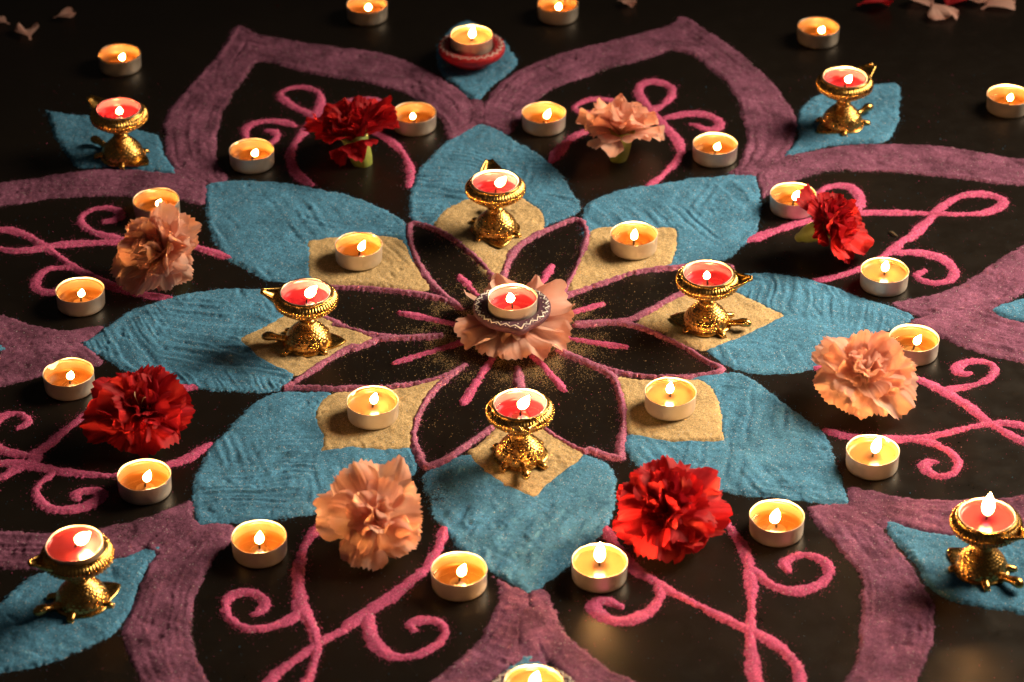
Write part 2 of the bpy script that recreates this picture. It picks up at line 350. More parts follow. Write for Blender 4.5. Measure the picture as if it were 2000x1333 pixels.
# ------------------------------------------------------------------ the sand rangoli
# outlines of every poured shape and the standing places of the things, in millimetres on the table
DATA = {
 'blue': [
  [[-77.2,165.7],[-78.6,191.8],[-77.2,221.4],[-71.8,251.5],[-60.1,282.3],[-47.9,301.0],[-32.5,323.1],[-19.9,332.6],[-10.4,329.3],[2.3,313.1],[17.9,293.9],[36.4,268.8],[50.0,247.1],[60.1,216.9],[66.3,190.2],[64.1,177.2],[24.9,150.3],[1.5,112.1],[-6.8,95.0],[-36.6,146.1]],
  [[67.2,194.3],[84.2,206.2],[99.7,216.4],[121.3,222.2],[138.4,228.0],[155.5,232.9],[148.6,232.4],[162.7,236.8],[185.8,238.0],[206.0,242.3],[217.6,242.2],[217.5,221.1],[218.1,200.3],[216.1,174.1],[212.8,151.1],[210.7,141.0],[197.5,123.5],[184.5,104.7],[167.8,99.4],[139.7,95.0],[90.5,80.0],[57.0,61.3],[66.4,111.5]],
  [[188.5,79.0],[200.3,84.0],[219.1,82.5],[237.6,78.2],[254.3,71.3],[267.6,60.5],[280.9,49.7],[294.2,40.4],[307.7,33.7],[319.5,25.8],[326.5,19.3],[315.9,7.8],[297.6,-4.7],[279.9,-24.7],[260.1,-41.8],[242.3,-53.9],[232.4,-56.9],[218.4,-59.7],[201.7,-62.0],[190.8,-60.6],[177.6,-53.7],[167.3,-43.3],[159.1,-29.7],[140.2,4.6],[142.2,41.5],[172.7,71.5]],
  [[150.7,-62.8],[166.2,-59.5],[178.8,-57.5],[189.3,-65.3],[200.2,-79.8],[211.2,-96.8],[221.8,-112.9],[232.8,-126.9],[239.4,-140.6],[242.9,-158.7],[243.8,-175.9],[245.2,-199.6],[247.4,-216.8],[249.0,-226.5],[232.2,-226.4],[207.0,-220.7],[188.2,-216.3],[168.9,-214.3],[150.2,-207.3],[137.5,-196.7],[118.3,-193.5],[101.0,-180.8],[92.6,-167.5],[88.2,-153.4],[92.5,-139.2],[107.2,-106.5],[124.0,-79.7]],
  [[-42.8,-172.9],[-53.2,-181.6],[-58.1,-192.5],[-57.8,-205.4],[-53.6,-222.6],[-46.8,-241.6],[-40.1,-256.2],[-33.6,-272.6],[-23.4,-284.9],[-12.0,-297.0],[-0.8,-309.0],[10.3,-318.9],[17.6,-324.8],[25.1,-320.0],[33.9,-309.3],[44.1,-295.5],[54.4,-281.5],[66.1,-265.4],[74.2,-249.0],[80.1,-225.9],[82.1,-204.6],[82.1,-185.0],[77.9,-174.0],[63.7,-166.1],[46.7,-158.1],[7.1,-148.8],[-24.6,-161.9],[-32.5,-164.1]],
  [[-132.4,-81.2],[-169.4,-80.2],[-183.5,-90.2],[-195.6,-108.8],[-204.7,-128.5],[-211.4,-144.1],[-215.9,-153.0],[-220.0,-167.0],[-223.4,-186.5],[-223.3,-203.8],[-221.5,-223.4],[-218.5,-240.2],[-215.5,-245.0],[-197.7,-245.2],[-172.4,-242.4],[-153.6,-240.8],[-134.6,-234.4],[-121.5,-226.7],[-103.8,-212.9],[-83.9,-200.8],[-74.0,-199.1],[-61.0,-183.7],[-63.7,-166.6],[-68.5,-155.7],[-84.9,-117.9],[-101.0,-97.7]],
  [[-327.7,-13.7],[-320.5,-3.7],[-311.1,11.4],[-299.0,29.7],[-283.3,42.2],[-264.5,54.0],[-245.0,60.6],[-223.5,64.2],[-201.7,64.0],[-177.4,62.9],[-155.3,37.1],[-129.4,7.4],[-159.7,-61.1],[-169.8,-80.9],[-191.1,-82.0],[-211.4,-80.5],[-232.4,-76.8],[-248.6,-70.5],[-267.4,-58.6],[-289.8,-51.5],[-298.7,-45.8],[-311.6,-30.9],[-324.0,-20.9]],
  [[-251.8,229.2],[-245.6,233.4],[-222.6,236.6],[-199.7,234.6],[-176.1,228.4],[-152.6,220.4],[-125.4,207.4],[-104.9,192.0],[-89.4,177.7],[-80.0,164.5],[-78.7,136.9],[-67.0,89.4],[-116.5,82.2],[-157.5,75.0],[-176.9,74.4],[-188.6,76.0],[-203.9,87.0],[-219.7,103.5],[-231.4,122.5],[-240.7,142.6],[-246.3,167.1],[-251.2,193.6],[-251.4,214.7]],
 ],
 'tan': [
  [[-61.0,158.5],[-50.0,183.9],[-31.7,201.3],[-6.7,225.6],[20.2,201.6],[33.8,182.2],[37.8,159.9],[20.6,135.8],[7.8,108.1],[-3.9,74.9],[-13.0,77.3],[-23.6,108.5],[-42.9,140.5]],
  [[65.9,123.3],[72.1,151.4],[82.9,157.0],[114.3,154.2],[145.4,156.3],[146.3,140.9],[144.3,118.5],[138.5,95.8],[107.2,83.7],[81.9,68.6],[51.9,52.2],[54.0,76.6],[61.1,99.7]],
  [[101.0,9.4],[125.5,34.2],[146.9,52.8],[173.0,75.3],[185.3,57.6],[198.8,45.4],[214.6,29.6],[226.7,19.1],[206.9,4.0],[183.1,-13.9],[168.5,-23.7],[159.0,-30.0],[142.8,-21.3],[123.7,-3.9]],
  [[82.9,-62.1],[103.0,-68.5],[124.5,-68.7],[148.1,-66.9],[155.9,-72.5],[161.8,-84.1],[164.6,-100.4],[164.9,-119.6],[164.6,-135.4],[166.3,-149.0],[147.0,-150.1],[126.5,-151.2],[110.4,-146.5],[91.4,-139.2],[91.8,-106.3],[89.6,-82.7]],
  [[-26.2,-158.7],[-23.1,-170.8],[-12.5,-186.0],[0.5,-201.6],[14.5,-212.8],[22.2,-217.1],[26.3,-214.7],[32.7,-201.9],[46.0,-186.5],[56.7,-174.1],[61.1,-163.4],[44.9,-146.5],[30.0,-128.8],[14.8,-105.6],[-2.5,-128.5],[-15.7,-147.9]],
  [[-41.3,-61.6],[-70.7,-75.7],[-101.7,-80.9],[-130.8,-81.9],[-139.1,-94.0],[-142.4,-111.4],[-139.1,-127.9],[-133.8,-141.6],[-134.0,-151.3],[-135.8,-160.2],[-110.1,-154.7],[-89.2,-158.7],[-74.9,-158.2],[-66.7,-153.8],[-65.0,-118.1],[-54.9,-84.7]],
  [[-209.1,-8.4],[-197.3,0.1],[-186.8,10.2],[-176.0,23.3],[-155.3,37.1],[-133.8,14.8],[-96.6,-8.9],[-112.1,-20.2],[-135.0,-39.7],[-149.9,-54.3],[-159.8,-59.7],[-172.5,-52.0],[-187.2,-39.9],[-198.4,-22.1]],
  [[-162.9,137.8],[-144.5,141.6],[-119.2,143.7],[-101.9,145.2],[-84.3,140.2],[-78.1,128.9],[-70.5,97.2],[-53.1,57.1],[-82.8,62.7],[-115.9,68.4],[-138.6,68.6],[-156.5,78.0],[-159.5,86.5],[-160.2,113.9]],
 ],
 'inner': [
  [[-32.2,32.0],[-35.1,35.2],[-49.7,57.1],[-55.7,66.5],[-64.8,86.8],[-72.8,115.6],[-78.0,143.7],[-77.8,163.6],[-69.6,162.9],[-57.5,154.8],[-39.4,137.6],[-25.8,115.1],[-14.0,94.4],[-6.6,76.7],[-3.0,63.3]],
  [[-1.6,63.3],[-0.1,76.7],[5.0,106.5],[12.4,125.9],[25.9,142.6],[45.4,158.0],[60.6,169.3],[66.5,166.4],[70.5,147.7],[68.8,128.1],[63.6,105.9],[57.1,78.8],[48.0,54.8],[41.3,43.0]],
  [[39.1,39.1],[47.2,49.0],[65.4,59.9],[83.0,70.4],[102.2,83.7],[124.3,90.2],[152.2,93.5],[174.3,96.2],[189.5,92.9],[173.0,75.3],[136.7,48.6],[115.7,26.6],[98.2,13.9],[78.3,12.8],[57.0,9.7]],
  [[57.0,7.9],[78.3,11.3],[92.4,11.9],[106.3,6.1],[126.6,-10.6],[145.9,-28.3],[143.3,-25.8],[156.2,-43.2],[172.6,-56.1],[152.3,-62.0],[137.0,-64.9],[124.0,-64.8],[103.5,-63.4],[83.1,-55.9],[62.8,-42.3],[43.0,-27.2]],
  [[43.0,-26.0],[62.8,-43.5],[83.0,-58.4],[87.9,-76.5],[90.5,-100.2],[91.0,-121.2],[88.2,-144.0],[86.2,-162.0],[86.6,-170.8],[75.6,-165.6],[62.6,-156.7],[59.8,-161.7],[44.3,-148.1],[29.9,-130.9],[19.4,-111.2],[13.5,-82.9],[11.6,-51.6]],
  [[12.3,-51.6],[12.1,-82.9],[8.6,-106.4],[-6.2,-127.1],[-19.4,-143.4],[-32.5,-158.6],[-40.3,-168.1],[-35.1,-166.3],[-50.7,-176.1],[-57.8,-179.3],[-62.9,-157.1],[-66.5,-147.0],[-65.2,-121.9],[-60.3,-101.1],[-52.6,-79.9],[-42.0,-63.2],[-29.2,-46.3]],
  [[-29.1,-47.5],[-42.0,-61.2],[-61.0,-70.7],[-88.2,-76.4],[-115.5,-77.3],[-129.1,-77.9],[-136.7,-77.1],[-158.6,-75.2],[-168.1,-77.1],[-159.0,-68.8],[-151.4,-59.7],[-138.5,-42.7],[-125.4,-28.0],[-112.6,-18.2],[-117.8,-25.6],[-104.3,-15.8],[-96.2,-8.8],[-76.5,-9.0],[-48.6,-5.0]],
  [[-48.5,-6.3],[-76.5,-8.5],[-99.1,-5.8],[-116.3,2.0],[-133.7,12.4],[-130.2,12.4],[-144.9,22.8],[-159.8,44.7],[-176.2,62.9],[-157.0,66.5],[-138.6,65.3],[-116.1,63.2],[-114.7,63.9],[-93.0,60.8],[-64.0,53.9],[-43.8,44.7],[-32.2,33.3]],
 ],
 'rays': [
  [[-34.9,81.1],[-13.7,39.7]],
  [[40.7,95.7],[20.6,41.9]],
  [[79.8,39.2],[43.1,19.6]],
  [[95.6,-22.8],[39.8,-7.2]],
  [[47.1,-81.3],[20.1,-24.5]],
  [[-30.3,-98.5],[-5.0,-29.2]],
  [[-84.1,-43.3],[-26.0,-11.5]],
  [[-80.7,27.8],[-26.2,6.2]],
 ],
 'arch': [
  [[-270.1,235.5],[-280.8,250.8],[-291.0,275.5],[-299.6,313.4],[-301.3,345.6],[-295.6,368.5],[-288.2,391.7],[-278.1,422.1],[-265.0,460.1],[-257.4,488.4],[-254.8,517.3],[-247.0,526.4],[-226.7,502.4],[-183.8,487.5],[-150.0,479.3],[-157.4,478.3],[-132.3,474.4],[-107.0,465.3],[-86.6,447.5],[-66.4,429.9],[-56.3,416.1],[-39.8,395.5],[-29.9,378.7],[-23.3,365.3],[-20.0,342.3],[-23.0,323.0],[-47.9,297.8],[-51.6,329.7],[-58.3,349.3],[-68.3,365.8],[-88.1,386.0],[-108.1,403.1],[-134.6,413.6],[-154.3,417.2],[-163.5,420.8],[-197.4,438.4],[-214.5,449.0],[-224.6,450.9],[-230.0,435.3],[-237.7,408.0],[-243.4,377.8],[-249.2,351.5],[-251.0,325.6],[-250.4,300.1],[-247.7,278.2],[-241.0,253.4],[-232.8,238.1],[-251.0,227.8]],
  [[-20.7,335.8],[-18.5,365.3],[-12.1,381.8],[-2.5,408.6],[15.5,432.4],[33.8,449.6],[58.9,466.8],[92.6,484.2],[126.7,501.8],[152.6,516.0],[164.9,526.8],[164.5,534.2],[173.1,535.9],[187.1,515.6],[205.4,486.4],[221.7,457.8],[234.4,429.8],[245.3,402.3],[252.7,375.4],[258.7,352.2],[260.4,326.2],[255.8,300.7],[249.7,285.0],[240.4,266.5],[226.2,245.2],[216.1,233.2],[189.1,241.9],[202.3,254.6],[210.3,279.2],[213.9,307.5],[213.1,339.6],[210.7,372.5],[204.5,399.4],[193.0,423.4],[181.4,447.8],[170.7,462.0],[156.0,467.4],[156.8,467.4],[132.9,451.9],[99.2,431.4],[65.9,411.2],[46.1,394.5],[29.7,371.3],[16.7,345.2],[8.6,309.8],[-10.3,322.8]],
  [[216.6,239.2],[227.2,257.4],[240.6,269.6],[258.2,275.6],[282.6,286.2],[306.6,291.3],[337.9,291.9],[376.8,289.8],[406.7,280.1],[428.6,270.5],[450.6,264.1],[475.6,254.9],[503.6,238.9],[510.8,230.2],[490.3,188.0],[466.1,147.1],[436.9,72.6],[416.8,49.9],[400.4,34.1],[393.0,32.3],[384.2,25.6],[355.2,16.4],[326.2,16.7],[303.9,37.7],[330.3,44.0],[353.2,54.3],[377.3,72.7],[403.0,99.6],[428.5,124.2],[446.2,155.5],[465.9,196.7],[470.6,211.8],[456.4,217.9],[443.4,218.6],[421.3,221.9],[392.1,231.2],[362.3,237.6],[332.1,242.5],[301.6,244.3],[278.2,241.5],[254.4,232.7],[229.9,215.0],[219.4,197.4],[217.8,215.1]],
  [[324.3,18.0],[356.4,25.4],[384.3,26.4],[397.4,14.7],[410.5,9.9],[448.1,-5.7],[470.9,-55.6],[477.5,-142.9],[475.0,-212.2],[436.3,-242.1],[396.9,-259.5],[367.5,-263.0],[342.0,-265.9],[317.0,-264.0],[304.5,-262.8],[292.6,-257.6],[278.3,-249.8],[267.2,-246.6],[258.8,-242.3],[249.0,-226.5],[248.3,-201.9],[260.0,-207.4],[278.5,-215.0],[297.3,-219.5],[322.8,-221.8],[348.8,-220.0],[374.7,-217.0],[405.6,-208.5],[434.8,-190.2],[437.6,-174.6],[434.3,-129.5],[419.3,-82.6],[401.4,-48.1],[388.6,-43.1],[369.3,-33.0],[350.2,-20.4],[337.6,-10.2],[316.7,2.7]],
  [[249.1,-225.4],[256.7,-238.1],[267.3,-245.5],[275.5,-273.4],[282.0,-291.6],[288.5,-309.6],[292.7,-325.3],[294.0,-338.8],[292.6,-354.1],[288.5,-376.6],[283.7,-395.0],[278.5,-407.7],[273.5,-418.9],[258.0,-452.5],[230.6,-491.1],[193.0,-509.7],[136.2,-490.3],[88.6,-460.9],[46.5,-420.6],[36.0,-403.8],[24.3,-392.7],[19.7,-374.3],[17.5,-336.4],[17.7,-322.8],[31.3,-317.1],[35.8,-346.1],[42.7,-365.1],[54.3,-383.8],[65.9,-398.6],[77.4,-409.5],[88.9,-417.4],[116.3,-436.3],[145.0,-456.5],[183.4,-471.5],[201.2,-456.9],[225.2,-418.5],[229.9,-407.2],[234.8,-394.6],[239.2,-376.2],[242.9,-348.0],[245.6,-328.8],[246.2,-311.2],[243.0,-295.3],[237.1,-279.2],[228.7,-262.8],[220.3,-244.1],[215.5,-227.2]],
  [[18.3,-322.8],[20.0,-336.4],[18.4,-374.2],[11.1,-392.6],[0.4,-408.9],[-7.9,-416.5],[-43.5,-459.8],[-91.5,-498.0],[-160.7,-525.4],[-196.3,-487.6],[-218.8,-458.3],[-234.2,-423.2],[-239.1,-414.6],[-243.9,-403.2],[-248.9,-390.4],[-254.6,-371.9],[-256.5,-355.0],[-254.0,-334.0],[-251.2,-314.6],[-247.6,-290.9],[-238.0,-274.8],[-228.2,-258.6],[-218.8,-244.2],[-187.5,-244.5],[-190.8,-267.1],[-199.8,-279.2],[-205.6,-299.2],[-210.0,-318.9],[-210.7,-338.2],[-210.1,-357.2],[-207.2,-376.0],[-201.9,-394.4],[-197.2,-407.2],[-193.5,-414.9],[-180.4,-443.8],[-158.2,-473.5],[-119.6,-459.2],[-80.5,-444.7],[-48.1,-416.2],[-35.3,-399.5],[-23.6,-385.0],[-14.1,-370.2],[-6.9,-351.5],[-3.3,-334.3],[-2.1,-314.9],[-9.5,-303.0],[6.6,-316.9]],
  [[-219.0,-242.1],[-226.6,-262.7],[-238.5,-269.7],[-249.5,-272.7],[-257.2,-282.7],[-270.7,-285.6],[-287.6,-290.5],[-324.3,-296.1],[-349.4,-294.9],[-383.2,-284.3],[-422.6,-263.7],[-455.9,-221.8],[-474.2,-184.7],[-457.5,-133.9],[-428.4,-81.0],[-403.8,-39.9],[-390.0,-26.6],[-385.3,-20.4],[-372.1,-15.6],[-347.6,-10.8],[-326.2,-13.5],[-304.6,-42.3],[-324.6,-48.2],[-340.5,-52.9],[-357.5,-60.0],[-370.2,-67.1],[-383.0,-73.0],[-402.9,-94.8],[-423.2,-134.3],[-434.2,-178.9],[-409.2,-216.2],[-379.5,-240.5],[-356.0,-251.2],[-330.3,-253.5],[-292.4,-251.8],[-280.4,-245.7],[-262.0,-239.6],[-246.2,-231.4],[-234.2,-223.0],[-222.9,-213.6]],
  [[-326.2,-13.5],[-346.9,-15.8],[-371.9,-16.8],[-385.5,-19.2],[-391.7,-15.4],[-416.3,-11.4],[-460.0,32.8],[-502.5,86.3],[-525.5,141.7],[-487.5,190.4],[-472.1,213.8],[-451.1,225.5],[-429.5,234.3],[-407.3,240.1],[-385.3,247.4],[-362.9,253.3],[-340.1,256.1],[-312.1,254.2],[-293.2,251.0],[-277.0,243.2],[-260.9,235.4],[-250.1,226.3],[-250.8,190.8],[-265.2,199.7],[-288.6,205.9],[-319.3,209.2],[-349.9,211.0],[-380.0,208.4],[-401.8,201.2],[-423.4,194.1],[-446.6,177.5],[-478.9,141.2],[-477.5,109.4],[-455.5,78.1],[-425.7,47.4],[-398.5,29.3],[-385.9,21.4],[-370.4,12.3],[-355.6,7.0],[-341.1,4.3],[-324.8,9.2],[-312.4,11.7]],
 ],
 'leaf': [
  [[-23.3,368.6],[-13.8,391.9],[-0.9,415.4],[16.4,444.5],[9.1,471.0],[-7.6,503.4],[-26.2,527.3],[-34.8,532.2],[-48.1,518.4],[-57.7,489.6],[-62.0,454.2],[-58.2,426.4],[-46.4,405.8],[-33.2,385.4]],
  [[241.4,269.5],[251.3,285.0],[259.2,303.8],[260.7,329.4],[263.5,352.1],[273.0,368.5],[283.8,380.0],[300.7,388.2],[322.8,398.0],[342.6,401.2],[360.7,402.7],[355.2,370.8],[352.9,344.5],[345.8,318.8],[336.9,296.6],[322.3,292.0],[298.8,291.4],[274.7,284.7],[256.5,274.0]],
  [[384.2,25.6],[393.0,32.8],[415.9,44.1],[443.2,61.0],[465.8,49.4],[485.5,23.1],[461.4,1.4],[433.3,1.7],[410.6,10.4],[397.4,14.7],[388.5,21.2]],
  [[267.2,-246.6],[273.8,-244.6],[284.6,-249.9],[298.8,-258.3],[317.1,-263.6],[342.0,-265.9],[367.6,-262.0],[387.8,-271.1],[405.3,-294.3],[407.8,-339.1],[395.1,-371.5],[378.8,-366.0],[353.8,-349.9],[330.7,-343.0],[313.1,-338.1],[298.3,-329.2],[292.5,-317.5],[287.3,-299.7],[280.8,-281.6],[272.9,-263.2]],
  [[18.3,-389.0],[13.5,-390.8],[9.9,-396.3],[-7.3,-415.0],[-17.2,-450.1],[-7.1,-479.5],[15.6,-503.6],[42.0,-480.0],[55.8,-450.8],[46.5,-420.6],[26.0,-396.4],[23.1,-390.9]],
  [[-238.3,-269.1],[-244.9,-268.7],[-254.1,-276.7],[-263.5,-282.7],[-275.6,-286.6],[-305.4,-297.3],[-323.7,-300.1],[-331.3,-308.0],[-338.2,-319.7],[-344.2,-329.3],[-360.4,-359.5],[-365.5,-391.2],[-355.3,-412.0],[-332.8,-404.2],[-321.2,-402.5],[-309.8,-399.0],[-293.1,-390.0],[-278.7,-380.9],[-265.6,-369.9],[-257.5,-356.8],[-254.1,-343.6],[-251.4,-324.3],[-249.8,-304.8],[-245.5,-286.9],[-237.3,-274.8]],
  [[-384.7,-20.4],[-391.6,-16.1],[-413.4,-4.2],[-438.7,3.3],[-456.3,-11.0],[-433.3,-29.0],[-409.1,-31.4],[-390.0,-26.9]],
  [[-408.9,363.2],[-400.0,356.5],[-380.1,351.4],[-364.0,349.6],[-343.3,336.3],[-326.3,326.5],[-313.1,321.5],[-301.2,313.4],[-299.1,300.7],[-292.9,278.7],[-284.8,260.0],[-278.8,246.2],[-283.3,244.2],[-296.3,251.0],[-324.8,257.4],[-348.2,259.2],[-367.9,256.4],[-376.7,276.5],[-387.0,295.4],[-397.6,327.3],[-406.0,353.3]],
 ],
 'scroll': [
  [[[-156.9,342.3],[-179.3,357.2],[-196.6,377.3],[-201.6,390.7],[-191.7,400.7],[-175.5,401.2],[-164.3,390.3],[-162.4,370.2],[-166.1,350.5],[-172.6,324.7],[-182.1,299.3],[-185.4,277.5],[-180.9,255.8],[-172.1,237.5],[-162.3,227.7]],[[-184.0,329.7],[-192.4,337.8],[-210.0,339.6],[-223.9,333.3],[-227.8,318.9],[-223.9,303.0],[-214.5,291.8],[-203.8,296.4],[-197.2,309.0],[-200.0,320.2],[-206.4,321.9]],[[-161.3,350.5],[-149.2,363.5],[-151.6,363.5],[-136.1,376.6],[-120.2,379.7],[-107.8,372.9],[-104.4,354.7],[-107.3,336.8],[-115.1,333.7]],[[-79.5,224.4],[-78.0,251.6],[-86.6,282.6],[-99.9,306.3],[-126.3,333.8],[-158.9,350.5],[-164.3,347.3]]],
  [[[143.4,363.4],[152.3,379.9],[153.5,396.6],[143.9,406.9],[131.0,408.8],[122.4,397.0],[123.3,380.2],[130.5,360.2],[138.8,334.0],[149.0,314.6],[156.2,289.2],[152.7,267.5],[142.5,249.1],[132.6,234.1],[124.4,223.0]],[[143.4,363.4],[131.8,353.6],[120.3,347.2],[104.2,340.9],[88.0,331.4],[74.9,318.7],[60.5,306.1],[49.1,284.2],[42.5,264.1]],[[111.3,360.4],[105.1,366.5],[94.2,376.2],[79.7,376.7],[68.2,368.5],[63.5,359.4],[69.4,352.1],[80.6,350.3]],[[143.9,340.4],[152.1,345.2],[147.9,340.4],[157.8,346.8],[173.9,348.9],[186.3,343.2],[193.7,330.2],[189.6,319.9],[180.0,318.4],[172.5,325.6],[165.6,329.8]]],
  [[[202.4,133.1],[227.6,150.1],[249.5,162.2],[271.3,170.6],[297.3,176.1],[317.0,177.3],[346.8,175.5],[376.5,173.2],[399.1,173.5],[415.2,180.6],[423.5,193.7],[415.6,204.1],[396.4,207.2],[380.0,198.5],[365.6,181.1],[358.1,169.6],[348.4,152.5],[335.8,134.8],[331.2,133.7],[317.1,114.3],[305.5,102.0],[289.4,88.5],[276.9,80.5],[261.8,73.9],[252.7,72.4]],[[293.0,177.6],[301.2,190.6],[302.0,205.3],[297.3,218.7],[285.5,222.5],[272.8,217.5],[268.0,207.2],[272.6,199.7]],[[315.6,113.7],[333.3,114.1],[350.5,111.1],[362.2,100.0],[367.3,83.6],[361.1,70.2],[347.5,65.8],[336.7,71.3],[333.7,78.5],[342.1,85.8]]],
  [[[241.1,-52.6],[262.7,-56.5],[289.9,-59.2],[315.1,-66.7],[326.2,-76.4],[338.2,-88.5],[349.8,-102.7],[358.2,-119.1],[365.9,-130.7],[376.2,-142.2],[385.1,-151.4],[398.5,-161.5],[407.1,-155.2],[405.5,-142.3],[388.4,-130.3],[378.4,-127.4],[365.2,-126.6],[351.2,-130.6],[334.3,-137.3],[313.3,-145.0],[293.1,-147.1],[273.4,-145.3],[253.8,-142.7],[239.9,-134.8]],[[333.3,-84.9],[353.1,-79.1],[369.1,-72.1],[377.8,-60.1],[376.8,-47.9],[367.7,-44.1],[354.9,-46.4],[348.0,-54.9],[350.1,-61.5],[357.6,-61.6]],[[306.2,-148.4],[321.5,-153.0],[318.8,-154.0],[328.4,-160.8],[333.5,-174.2],[330.1,-187.4],[321.4,-193.9],[311.3,-190.9],[307.0,-180.6],[311.6,-174.0],[317.1,-175.2]]],
  [[[148.6,-229.8],[152.4,-230.8],[158.9,-247.7],[167.6,-268.4],[171.1,-288.6],[171.8,-312.5],[169.9,-337.7],[166.6,-366.2],[165.7,-394.0],[166.2,-418.0],[169.7,-436.8],[182.2,-446.9],[194.0,-434.5],[195.9,-415.9],[196.1,-407.0],[193.0,-396.0],[185.7,-383.1],[175.8,-371.9],[163.2,-362.4],[152.9,-354.8],[141.3,-345.2],[126.2,-331.6],[112.0,-321.7],[117.3,-325.7],[105.6,-311.9],[93.7,-301.9],[84.3,-285.8],[76.2,-265.5],[73.5,-252.7]],[[173.0,-296.7],[179.4,-310.6],[188.5,-320.5],[200.4,-324.9],[213.1,-320.7],[224.0,-311.0],[227.4,-297.1],[221.3,-287.1],[210.5,-282.6],[200.0,-286.9],[195.2,-292.9],[197.6,-301.3]],[[106.8,-313.9],[108.8,-327.5],[103.1,-341.0],[91.6,-352.3],[78.1,-356.0],[67.3,-350.2],[61.1,-340.6],[64.2,-333.0],[71.5,-333.0],[80.5,-338.9]]],
  [[[-128.9,-245.0],[-139.0,-267.6],[-141.7,-285.8],[-141.7,-305.7],[-139.9,-325.3],[-137.1,-340.8],[-130.2,-354.2],[-125.5,-369.3],[-124.7,-387.8],[-126.3,-402.4],[-129.1,-415.5],[-138.0,-429.1],[-151.4,-430.0],[-155.3,-421.4],[-151.9,-409.4],[-143.2,-398.6],[-132.0,-385.9],[-120.7,-373.0],[-109.1,-363.8],[-99.9,-354.4],[-107.4,-360.0],[-91.2,-343.1],[-73.5,-324.0],[-61.6,-308.4],[-50.7,-292.6],[-43.7,-268.5],[-40.8,-251.6]],[[-138.2,-343.6],[-143.7,-352.2],[-157.8,-359.6],[-172.2,-361.7],[-183.7,-353.7],[-190.0,-340.3],[-188.4,-326.8],[-180.3,-320.7],[-169.0,-322.7],[-162.0,-330.9],[-162.8,-340.6],[-168.6,-344.7]],[[-91.7,-344.1],[-90.3,-363.9],[-84.9,-378.9],[-76.1,-390.0],[-62.9,-391.4],[-49.9,-384.8],[-40.6,-373.7],[-38.1,-362.5],[-44.6,-353.0],[-54.3,-351.6],[-63.3,-356.7],[-60.1,-362.7]]],
  [[[-232.6,-73.3],[-259.6,-76.6],[-286.5,-79.9],[-308.4,-101.0],[-319.6,-119.5],[-329.5,-135.4],[-339.0,-153.4],[-348.4,-162.3],[-339.0,-163.4],[-348.4,-171.1],[-358.8,-180.9],[-365.3,-189.6],[-379.9,-191.9],[-388.3,-185.6],[-382.6,-174.3],[-368.2,-170.4],[-355.0,-171.0],[-341.4,-174.4],[-320.8,-181.2],[-300.7,-185.1],[-280.9,-186.4],[-261.8,-181.8],[-243.1,-173.2],[-230.6,-166.6],[-221.2,-153.3],[-216.4,-147.7]],[[-361.5,-126.4],[-354.9,-121.4],[-356.7,-113.3],[-362.9,-107.9],[-371.0,-107.4],[-379.4,-114.3],[-384.0,-128.1],[-380.2,-144.0],[-370.8,-153.6],[-359.4,-158.8],[-343.1,-162.3]],[[-327.0,-183.4],[-336.0,-194.2],[-338.0,-205.0],[-332.7,-217.9],[-321.2,-226.9],[-308.2,-228.0],[-296.0,-222.4],[-288.3,-211.9],[-289.9,-204.3],[-300.9,-203.8],[-309.9,-209.5],[-306.1,-214.3]]],
  [[[-265.5,51.5],[-287.5,55.1],[-310.3,66.0],[-331.0,82.3],[-347.4,96.6],[-364.6,116.0],[-378.6,132.8],[-392.5,147.1],[-405.7,155.7],[-417.9,157.9],[-429.1,153.1],[-436.7,144.7],[-428.8,132.0],[-413.3,127.1],[-400.9,123.3],[-383.6,125.9],[-369.7,132.2],[-347.9,135.3],[-319.9,136.4],[-288.9,137.5],[-258.8,131.6],[-243.2,123.0],[-222.4,111.2]],[[-314.6,141.2],[-333.2,148.5],[-346.2,157.2],[-354.3,171.6],[-349.8,186.0],[-338.5,192.3],[-326.2,190.1],[-318.2,179.9],[-323.9,170.7],[-332.0,169.3]],[[-345.8,96.0],[-365.2,98.7],[-375.5,88.7],[-377.8,72.6],[-371.7,61.8],[-361.2,59.1],[-356.2,64.3]]],
 ],
 'neck': [
  [[-21.9,338.0],[-23.5,371.6]],
  [[224.9,249.4],[243.3,271.6]],
  [[348.6,22.3],[386.9,27.1]],
  [[254.9,-231.8],[267.6,-246.5]],
  [[17.5,-346.7],[18.1,-394.6]],
  [[-225.0,-250.5],[-239.8,-270.0]],
  [[-347.9,-16.5],[-386.2,-20.2]],
  [[-259.7,231.4],[-279.8,247.6]],
 ],
 'tea': [[-350.1,440.9],[-127.7,537.9],[52.4,536.8],[293.5,486.8],[450.1,353.9],[-216.0,263.9],[-77.5,327.4],[36.5,326.1],[183.7,270.0],[-289.3,180.7],[243.5,184.0],[-335.5,42.1],[-116.9,104.6],[107.6,118.9],[-96.9,-116.3],[125.8,-107.1],[-329.4,-73.6],[306.2,64.5],[317.6,-33.3],[269.4,-179.5],[-258.0,-204.4],[-169.9,-277.6],[-29.8,-314.9],[66.9,-306.7],[193.3,-257.0]],
 'lamp': [[-329.0,275.5],[299.5,325.1],[-5.5,149.3],[-151.1,-16.4],[160.0,7.5],[13.1,-167.2],[-287.2,-332.1],[331.2,-302.7]],
 'clay': [[7.6,-0.7],[-28.0,445.5],[20.0,-450.7]],
 'claycup': [[8.0,-1.7],[-27.9,447.4],[20.0,-451.2]],
 'flower': [[-129.0,269.4],[103.4,273.8],[268.4,110.2],[-275.9,77.7],[-266.2,-140.9],[-88.5,-275.5],[115.8,-267.2],[272.7,-98.4],[8.7,-1.3]],
